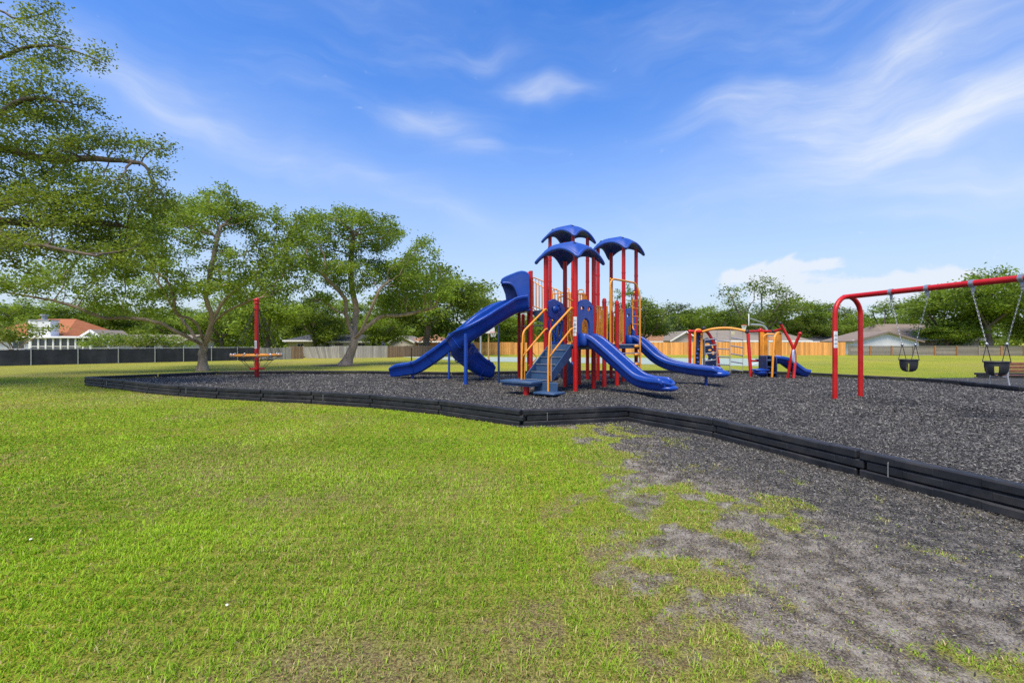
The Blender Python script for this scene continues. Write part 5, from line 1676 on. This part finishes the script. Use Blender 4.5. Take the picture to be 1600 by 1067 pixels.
    V = np.stack([C - t * L * .5, C + b * L * w + nrm * L * .08 - t * L * .05, C + t * L * .5 - nrm * L * .05, C - b * L * w + nrm * L * .08 - t * L * .05], 1).reshape(-1, 3)
    i = np.arange(m)[:, None] * 4
    T = np.concatenate([i + [0, 1, 2], i + [0, 2, 3]])
    big = fbm(C[:, 0] + C[:, 2] * .7, C[:, 1] - C[:, 2] * .4, 1.6, seed + 40, 2)
    tint = np.clip(.12 + .45 * tw + (big - .5) * 1.0 + .45 * rng.rand(m), 0, 1)
    crown = np_mesh('crown', V, T, leafm, {'tint': np.repeat(tint, 4)})
    return wood, crown
def place_tree(name, label, wood_me, crown_me, loc, scale, rot, group=None, cat='tree'):
    r = thing(name, label, cat, loc, group); r.rotation_euler = (0, 0, rot); r.scale = scale
    for nm, me in (('trunk', wood_me), ('crown', crown_me)):
        o = bpy.data.objects.new(nm, me); COL.objects.link(o); o.parent = r
    return r
def wood_mesh(mb, bark):
    o = mb.build('trunk', bark, None, 60, fix=False); me = o.data; bpy.data.objects.remove(o); return me

# the spreading tree left of the spinner (local coordinates, x right, y away, z up)
def rel(px, py, base, dy=0.0):
    d = base.y + dy; p = at(px, py, d); return (p.x - base.x, dy, p.z)
def hero_left():
    b = V3(-15.9, 23.4, 0); r = lambda px, py, dy=0.: rel(px, py, b, dy)
    limbs = [(None, [(0, 0, -.1), r(317, 565), r(316, 552), r(320, 540)]),
             (1, [r(320, 540), r(300, 530, -.5), r(270, 515, -1.2), r(240, 502, -1.8), r(200, 497, -2.2), r(160, 496, -2.6), r(120, 480, -3), r(70, 467, -3.2), r(10, 458, -3.4)]),
             (1, [r(316, 545), r(300, 520, .8), r(285, 500, 1.2), r(270, 480, 1.6), r(255, 455, 2.0), r(235, 420, 2.4)]),
             (1, [r(320, 540), r(312, 515, -.6), r(300, 500, -1), r(275, 490, -1.6), r(272, 470, -2), r(262, 440, -2.2)]),
             (1, [r(320, 540), r(326, 515, .4), r(335, 495, .6), r(350, 470, .9), r(375, 448, 1.2), r(400, 430, 1.5), r(430, 405, 1.6)]),
             (1, [r(320, 540), r(328, 520, -.5), r(330, 490, -.8), r(322, 465, -1.0), r(330, 420, -1.2), r(340, 370, -1.0)]),
             (1, [r(326, 515, .4), r(350, 490, -.6), r(390, 470, -1.4), r(425, 462, -2.)])]
    cl = [(*r(345, 340), 2.6, 2.6, 1.5), (*r(420, 350, 1), 2.0, 2.2, 1.3), (*r(300, 325, 1), 1.6, 2.0, .9), (*r(250, 380, -1), 2.6, 2.6, 1.2), (*r(190, 400, -2), 2.4, 2.2, 1.0), (*r(120, 425, -2.5), 2.6, 2., .9),
          (*r(50, 440, -3), 2.3, 1.8, .7), (*r(395, 410, 0), 2.6, 2.6, 1.2), (*r(450, 390, .5), 1.6, 2., 1.4), (*r(300, 430, -2), 2.6, 2, .8), (*r(180, 460, -2.5), 2.4, 1.8, .6), (*r(340, 450, -2), 2, 1.6, .6),
          (*r(270, 340, 2), 2, 2, 1.), (*r(430, 445, -1.5), 1.7, 1.8, .6), (*r(330, 300, 0), 1.3, 1.4, .5), (*r(250, 450, 2), 2.2, 2, .8), (*r(390, 330, -.5), 1.6, 1.6, .8), (*r(445, 340, .5), 1.2, 1.4, .8), (*r(470, 430, 0), 1.0, 1.4, .8)]
    w, c = tree_mesh(3, limbs, cl, 5400, .24, .18, .125, 34, .21, 'bark_smooth', 'leaf_fresh', 'spreading', .022, droop=.02, shell=.25)
    place_tree('spreading_tree', 'wide spreading tree with forked pale trunk just left of the spinner', wood_mesh(w, 'bark_smooth'), c, b, (1, 1, 1), 0)
hero_left()
def hero_mid():
    b = V3(-10.48, 28.6, 0); r = lambda px, py, dy=0.: rel(px, py, b, dy)
    limbs = [(None, [(0, 0, -.1), r(546, 556), r(552, 540), r(553, 530)]),
             (1, [r(553, 530), r(546, 510), r(541, 490, -.4), r(540, 470, -.6), r(530, 455, -1), r(515, 440, -1.6), r(500, 425, -2)]),
             (1, [r(552, 535), r(555, 505, .5), r(556, 480, .8), r(550, 450, 1), r(548, 410, 1.0), r(552, 370, .8)]),
             (1, [r(553, 530), r(566, 518, .2), r(580, 505, .4), r(597, 494, .8), r(620, 493, 1), r(650, 488, 1.4), r(680, 480, 1.6)]),
             (1, [r(553, 530), r(562, 520, -.4), r(575, 495, -.8), r(583, 475, -1), r(592, 455, -1.1)]),
             (1, [r(541, 490, -.4), r(525, 485, -1), r(505, 470, -1.6), r(490, 470, -2)])]
    cl = [(*r(555, 355), 2.6, 2.6, 1.5), (*r(500, 370, -.5), 1.6, 2., 1.8), (*r(600, 375, .5), 2.0, 2.4, 1.5), (*r(655, 385, 0), 1.4, 1.8, 1.0), (*r(640, 430, .5), 2.4, 2.4, 1.2), (*r(510, 420, -1), 2.0, 2., 1.3), (*r(575, 420, 0), 2.6, 2.4, 1.2),
          (*r(680, 405, .5), .9, 1.2, .7), (*r(620, 460, 1.5), 2.2, 2, 1.), (*r(665, 465, 1), 2., 2., .9), (*r(545, 335, .5), 1.3, 1.4, .7), (*r(490, 470, -1.8), 1.3, 1.2, .6), (*r(700, 450, .8), 1.1, 1.4, 1.), (*r(470, 440, -1), 1., 1.2, .8)]
    w, c = tree_mesh(9, limbs, cl, 5000, .26, .26, .145, 36, .23, 'bark_smooth', 'leaf_mid', 'middle', .022, droop=.0, shell=.25)
    place_tree('leaning_tree', 'green tree with leaning pale trunk standing behind the mulch left of the slides', wood_mesh(w, 'bark_smooth'), c, b, (1, 1, 1), 0)
    m = MB(); n = 20
    V = [V3(b.x - .4, b.y - .1, .09)] + [V3(b.x - .4 + 1.75 * cos(t) * (1 + .15 * sin(3 * t)), b.y - .1 + .9 * sin(t), .005) for t in np.linspace(0, 2 * pi, n + 1)[:-1]]
    m.add(V, [(0, 1 + i, 1 + (i + 1) % n) for i in range(n)]); structure(m.build('soil_mound', 'soil_brown'))
hero_mid()
def hero_overhang():
    b = V3(-19.0, 13.2, 0); r = lambda px, py, dy=0.: rel(px, py, b, dy)
    limbs = [(None, [(0, 0, -.1), (.1, 0, 1.5), (.3, .1, 3.0), (.5, .1, 4.2)]),
             (1, [(.5, .1, 4.2), (1.6, 0, 5.0), r(-60, 330), r(0, 345, .2), r(60, 350, .4), r(130, 345, .5), r(200, 355, .6)]),
             (1, [(.5, .1, 4.2), (1.5, -.6, 5.2), r(-50, 310, -.6), r(10, 375, -.8), r(70, 385, -1), r(150, 400, -1)]),
             (1, [(.5, .1, 4.2), (1.2, .5, 6.0), r(-60, 250, .5), r(0, 232, .3), r(60, 247, .2), r(150, 248, .1), r(220, 255, 0)]),
             (1, [(.5, .1, 4.2), (.9, .2, 7.0), r(-80, 130, .2), r(0, 90, .2), r(60, 72, .1), r(110, 78, 0), r(165, 100, 0)]),
             (1, [(.9, .2, 7.0), (1.2, .3, 9.5), r(-20, 20, .3), r(30, 30, .3), r(95, 12, .2)]),
             (1, [(1.5, -.6, 5.2), r(-40, 340, 1), r(20, 320, 1.4), r(80, 310, 1.6), r(160, 300, 1.6)]),
             (1, [(.9, .2, 7.), (1.6, -.5, 7.4), r(-30, 190, -.6), r(40, 155, -.6), r(100, 160, -.5)])]
    cl = [(*r(30, 60), 1.5, 1.2, .9), (*r(85, 70), 1.0, .9, .35), (*r(150, 92), .8, .6, .35), (*r(60, 15), .9, .8, .5), (*r(60, 150, -.3), 1.5, 1.2, .55), (*r(20, 185), 1.5, 1.4, .6), (*r(110, 170, 0), .8, .9, .5),
          (*r(60, 215), 1.7, 1.5, .55), (*r(150, 235, 0), 1.5, 1.2, .6), (*r(215, 245, 0), .9, .9, .55), (*r(70, 285, .5), 2.2, 1.8, .7), (*r(190, 290, 0), 1.5, 1.2, .7), (*r(245, 290, 0), .6, .8, .5),
          (*r(60, 350, .2), 2.2, 1.8, .7), (*r(160, 340, .3), 1.9, 1.5, .65), (*r(225, 345, .4), 1.1, 1.0, .6), (*r(120, 390, -.6), 1.8, 1.4, .4), (*r(20, 395, -.6), 1.6, 1.4, .4), (*r(195, 388, 0), 1.2, 1., .35),
          (*r(265, 325, 0), .55, .6, .4), (-1.5, 0, 8.5, 3.2, 3.5, 2.2), (-2.5, 0, 6, 3., 3.5, 1.4)]
    cl = [(*c[:5], c[5] * (1.45 if i > 3 else 1.1)) for i, c in enumerate(cl)]
    dens = [.8, .55, .5, .5] + [1.0] * 16 + [.25, .25]
    w, c = tree_mesh(21, limbs, cl, 10500, .15, .30, .080, 26, .145, 'bark_dark', 'leaf_olive', 'overhang', .018, droop=.03, shell=.2, tip_r=.005, dens=dens, sub=6.5)
    place_tree('overhanging_tree', 'big tree whose leafy branches reach in from the left edge', wood_mesh(w, 'bark_dark'), c, b, (1, 1, 1), 0)
hero_overhang()

# background trees: a few kinds, each copy a tree of its own
def kind_round(seed, leafm, leaf=.25, per=44, n=1300, gaps=.5, h=10.0, w=4.6, low=1.2):
    rng = random.Random(seed); cl = []
    for k in range(12):
        a = rng.uniform(0, 2 * pi); rr = w * rng.uniform(.2, .72); z = rng.uniform(low + 1.2, h - 1.6); f = math.sqrt(max(.05, 1 - ((z - (h * .52)) / (h * .52)) ** 2))
        cl.append((rr * cos(a) * f, rr * sin(a) * f, z, w * rng.uniform(.30, .46), w * rng.uniform(.30, .46), h * rng.uniform(.09, .16)))
    cl.append((0, 0, h - 1.5, w * .4, w * .4, 1.3))
    limbs = [(None, [(0, 0, -.2), (.1, 0, 1.2), (0, .1, 2.4), (.1, 0, 4.5)])]
    for k in range(4):
        a = k * pi / 2 + rng.uniform(-.4, .4); limbs.append((1, [(0, .1, 2.4), (w * .3 * cos(a), w * .3 * sin(a), 4.2), (w * .5 * cos(a), w * .5 * sin(a), 5.6)]))
    mb, c = tree_mesh(seed, limbs, cl, n, .45, .22, leaf, per, .42, 'bark_dark', leafm, 'round', .03, shell=.15, tip_r=.014, iters=45)
    return wood_mesh(mb, 'bark_dark'), c
def kind_sparse(seed, leafm, h=11.0):
    rng = random.Random(seed); cl = []
    for k in range(16):
        a = rng.uniform(0, 2 * pi); z = rng.uniform(3.5, h - .8); rr = rng.uniform(.8, 3.6) * (1.1 - .5 * z / h)
        cl.append((rr * cos(a), rr * sin(a), z, rng.uniform(.7, 1.2), rng.uniform(.7, 1.2), rng.uniform(.4, .8)))
    limbs = [(None, [(0, 0, -.2), (.1, 0, 2), (-.2, 0, 4), (.3, .1, 6.5), (.1, 0, 9.)]), (1, [(-.2, 0, 4), (-1.6, .2, 6), (-2.4, .2, 8.)]), (1, [(.1, 0, 2.2), (1.6, .3, 4.5), (2.6, .2, 6.2)])]
    mb, c = tree_mesh(seed, limbs, cl, 700, .42, .17, .26, 22, .30, 'bark_dark', leafm, 'sparse', .03, shell=.1, tip_r=.014, iters=50)
    return wood_mesh(mb, 'bark_dark'), c
def kind_shrub(seed, leafm):
    rng = random.Random(seed); cl = []
    for k in range(10):
        cl.append((rng.uniform(-2.4, 2.4), rng.uniform(-1.2, 1.2), rng.uniform(1.5, 2.4), rng.uniform(.7, 1.1), rng.uniform(.7, 1.0), rng.uniform(.35, .6)))
    limbs = [(None, [(0, 0, -.1), (0, 0, .4)])] + [(1, [(0, 0, .4), (cos(a) * .5, sin(a) * .4, 1.0), (cos(a) * 1.5, sin(a) * .8, 1.6)]) for a in (0.2, 1.4, 2.6, 3.6, 4.9)]
    mb, c = tree_mesh(seed, limbs, cl, 700, .24, .09, .17, 22, .22, 'bark_smooth', leafm, 'shrub', .02, shell=.1, tip_r=.008, iters=45)
    return wood_mesh(mb, 'bark_smooth'), c
K = {'a': kind_round(101, 'leaf_mid'), 'b': kind_round(102, 'leaf_deep', h=9.5, w=5.0), 'c': kind_round(103, 'leaf_fresh', h=8.5, w=4.6), 'd': kind_round(104, 'leaf_deep', h=11, w=4.0, low=2.5, leaf=.26),
     'e': kind_sparse(105, 'leaf_mid'), 'f': kind_sparse(107, 'leaf_pine', h=12), 'g': kind_round(109, 'leaf_mid', h=8, w=5.5), 'h': kind_round(113, 'leaf_deep', per=24, n=700, h=11, w=4.6, low=3.0)}
BG = [  # kind, px centre, half width px, top y, distance, label
    ('c', 55, 62, 468, 64, 'bright green tree behind the orange roofed house at its left'),
    ('a', 140, 58, 474, 66, 'green tree rising behind the orange roof right of the chimney'),
    ('b', 215, 60, 478, 68, 'dark green tree behind the white house left of the forked trunk'),
    ('a', 282, 52, 482, 64, 'tree behind the white house right beside the forked trunk'),
    ('c', 345, 50, 470, 52, 'light green tree between the forked trunk and the spinner pole'),
    ('c', 420, 62, 440, 44, 'bright leafy tree directly behind the red spinner pole'),
    ('b', 492, 55, 462, 56, 'dark tree left of the leaning trunk above the weathered fence'),
    ('a', 540, 52, 470, 66, 'green tree right behind the leaning pale trunk'),
    ('c', 592, 48, 488, 58, 'pale green low tree just right of the leaning trunk'),
    ('b', 668, 88, 408, 50, 'very large dark rounded tree above the long straight slide'),
    ('a', 745, 52, 462, 60, 'green tree right of the large dark tree, behind the slide top'),
    ('c', 800, 46, 486, 62, 'light green tree behind the blue slide hood posts'),
    ('a', 858, 52, 490, 70, 'green tree behind the front tower stairs'),
    ('b', 925, 56, 486, 68, 'dark green tree seen between the tower posts'),
    ('d', 1005, 44, 468, 58, 'dark green tree immediately right of the rear tower posts'),
    ('e', 985, 34, 448, 60, 'thin open tree top showing behind the rear tower posts'),
    ('f', 1058, 24, 474, 74, 'slim pine above the fence left of the climbing frame'),
    ('a', 1104, 42, 480, 72, 'rounded tree above the left end of the climbing frame'),
    ('b', 1150, 36, 480, 78, 'small dark tree behind the middle of the climbing frame'),
    ('h', 1192, 58, 434, 66, 'tall open tree with sky showing through behind the hoop'),
    ('a', 1242, 48, 468, 70, 'green tree right of the tall open tree'),
    ('d', 1290, 40, 476, 84, 'dark distant tree just left of the red swing arch'),
    ('b', 1268, 34, 494, 66, 'low dark tree right of the curved red legs'),
    ('f', 1318, 20, 484, 86, 'slim far pine inside the red swing arch'),
    ('c', 1342, 36, 490, 72, 'light green tree directly behind the right leg of the red arch'),
    ('e', 1382, 36, 468, 66, 'thin open tree behind the pale gable house'),
    ('a', 1412, 42, 474, 74, 'green tree behind the brown roof at the far swing'),
    ('a', 1482, 62, 450, 56, 'large green tree left of the near swing chains'),
    ('g', 1545, 78, 424, 52, 'tallest green tree behind the near bucket swing chains'),
    ('b', 1610, 60, 440, 54, 'dark green tree cut by the right edge'),
    ('g', 1480, 40, 505, 54, 'low bushy tree hiding the brown house right of the far swing'),
    ('d', 30, 44, 478, 74, 'dark far tree at the left edge behind the house'),
]
rnd = random.Random(12); EXT = {}
for i, (k, px, hw, ty, d, lab) in enumerate(BG):
    if k not in EXT:
        co = np.zeros(len(K[k][1].vertices) * 3, dtype=np.float32); K[k][1].vertices.foreach_get('co', co); co = co.reshape(-1, 3)
        EXT[k] = (np.percentile(np.hypot(co[:, 0], co[:, 1]), 93), np.percentile(co[:, 2], 99.3))
    sx = (hw / FPX * d) / EXT[k][0]; sz = zz(ty, d) / EXT[k][1]
    nm = {'a': 'leafy_tree', 'b': 'dark_tree', 'c': 'light_tree', 'd': 'dark_tree', 'e': 'open_tree', 'f': 'pine_tree', 'g': 'bushy_tree', 'h': 'open_tree'}[k]
    place_tree(nm, lab, *K[k], (xa(px, d), d, 0), (sx, sx, sz), 0 if k == 'h' else rnd.uniform(0, 6.28), 'trees beyond the fences')
SH = kind_shrub(201, 'leaf_mid'); SH2 = kind_shrub(203, 'leaf_olive')
for j, (px, d, s, me, lab) in enumerate([(22, 38, 1.30, SH2, 'rounded shrub tree behind the black screen at the left edge'), (175, 40, .95, SH, 'crooked stemmed shrub tree in front of the white house, left one'),
                          (218, 41.5, .95, SH2, 'crooked stemmed shrub tree in front of the white house, middle one'), (258, 42.5, .92, SH, 'crooked stemmed shrub tree in front of the white house, right one')]):
    place_tree('shrub_tree', lab, *me, (xa(px, d), d, 0), (s, s, s * .98), j * 1.3, 'shrub trees behind the black screen', 'shrub')
# far wooded line behind everything
def far_wood():
    rng = np.random.RandomState(77); n = 26000
    ang = rng.uniform(-.95, .95, n); dd = rng.uniform(105, 135, n)
    x = dd * np.tan(ang); top = 7.2 + 5.5 * (fbm(x, dd * 0, 16, 401, 3) - .5) * 1.6
    z = rng.rand(n) ** .8 * top; C = np.stack([x, dd + rng.randn(n), z], 1); L = (.9 + .7 * rng.rand(n))[:, None]
    nrm = rng.randn(n, 3) + np.array([0, 0, .6]); nrm /= np.linalg.norm(nrm, axis=1)[:, None]
    t = np.cross(nrm, rng.randn(n, 3)); t /= np.linalg.norm(t, axis=1)[:, None]; b = np.cross(nrm, t)
    V = np.stack([C - t * L * .6, C + b * L * .4, C + t * L * .6, C - b * L * .4], 1).reshape(-1, 3); i = np.arange(n)[:, None] * 4
    me = np_mesh('distant_wood', V, np.concatenate([i + [0, 1, 2], i + [0, 2, 3]]), 'leaf_deep', {'tint': np.repeat(np.clip(fbm(x, z, 5, 405, 2) * .8 + .3 * rng.rand(n), 0, 1), 4)})
    o = bpy.data.objects.new('distant_wood', me); COL.objects.link(o); tag(o, 'distant dark line of woods along the horizon', 'trees', None, 'stuff')
far_wood()
# litter in the grass
for (px, py, mat, lab, nm, s) in ((48, 847, 'litter_white', 'small white scrap of litter in the left lawn', 'litter_scrap', .013), (855, 706, 'hoop_orange', 'small orange leaf on the grass near the border corner', 'fallen_leaf', .02), (355, 951, 'litter_white', 'pale crumpled bit beside the bare patch in the lawn', 'litter_scrap', .010)):
    p = G(px, py); m = MB(); r2 = random.Random(px)
    V = [p + V3(s * cos(a) * r2.uniform(.6, 1), s * sin(a) * r2.uniform(.6, 1), .02 + r2.uniform(0, .008)) for a in np.linspace(0, 2 * pi, 9)[:-1]]
    m.add(V + [p + Z * .03], [(i, (i + 1) % 8, 8) for i in range(8)] + [tuple(range(7, -1, -1))]); tag(m.build(nm, mat, None, 0), lab, 'litter' if 'scrap' in nm else 'leaf')
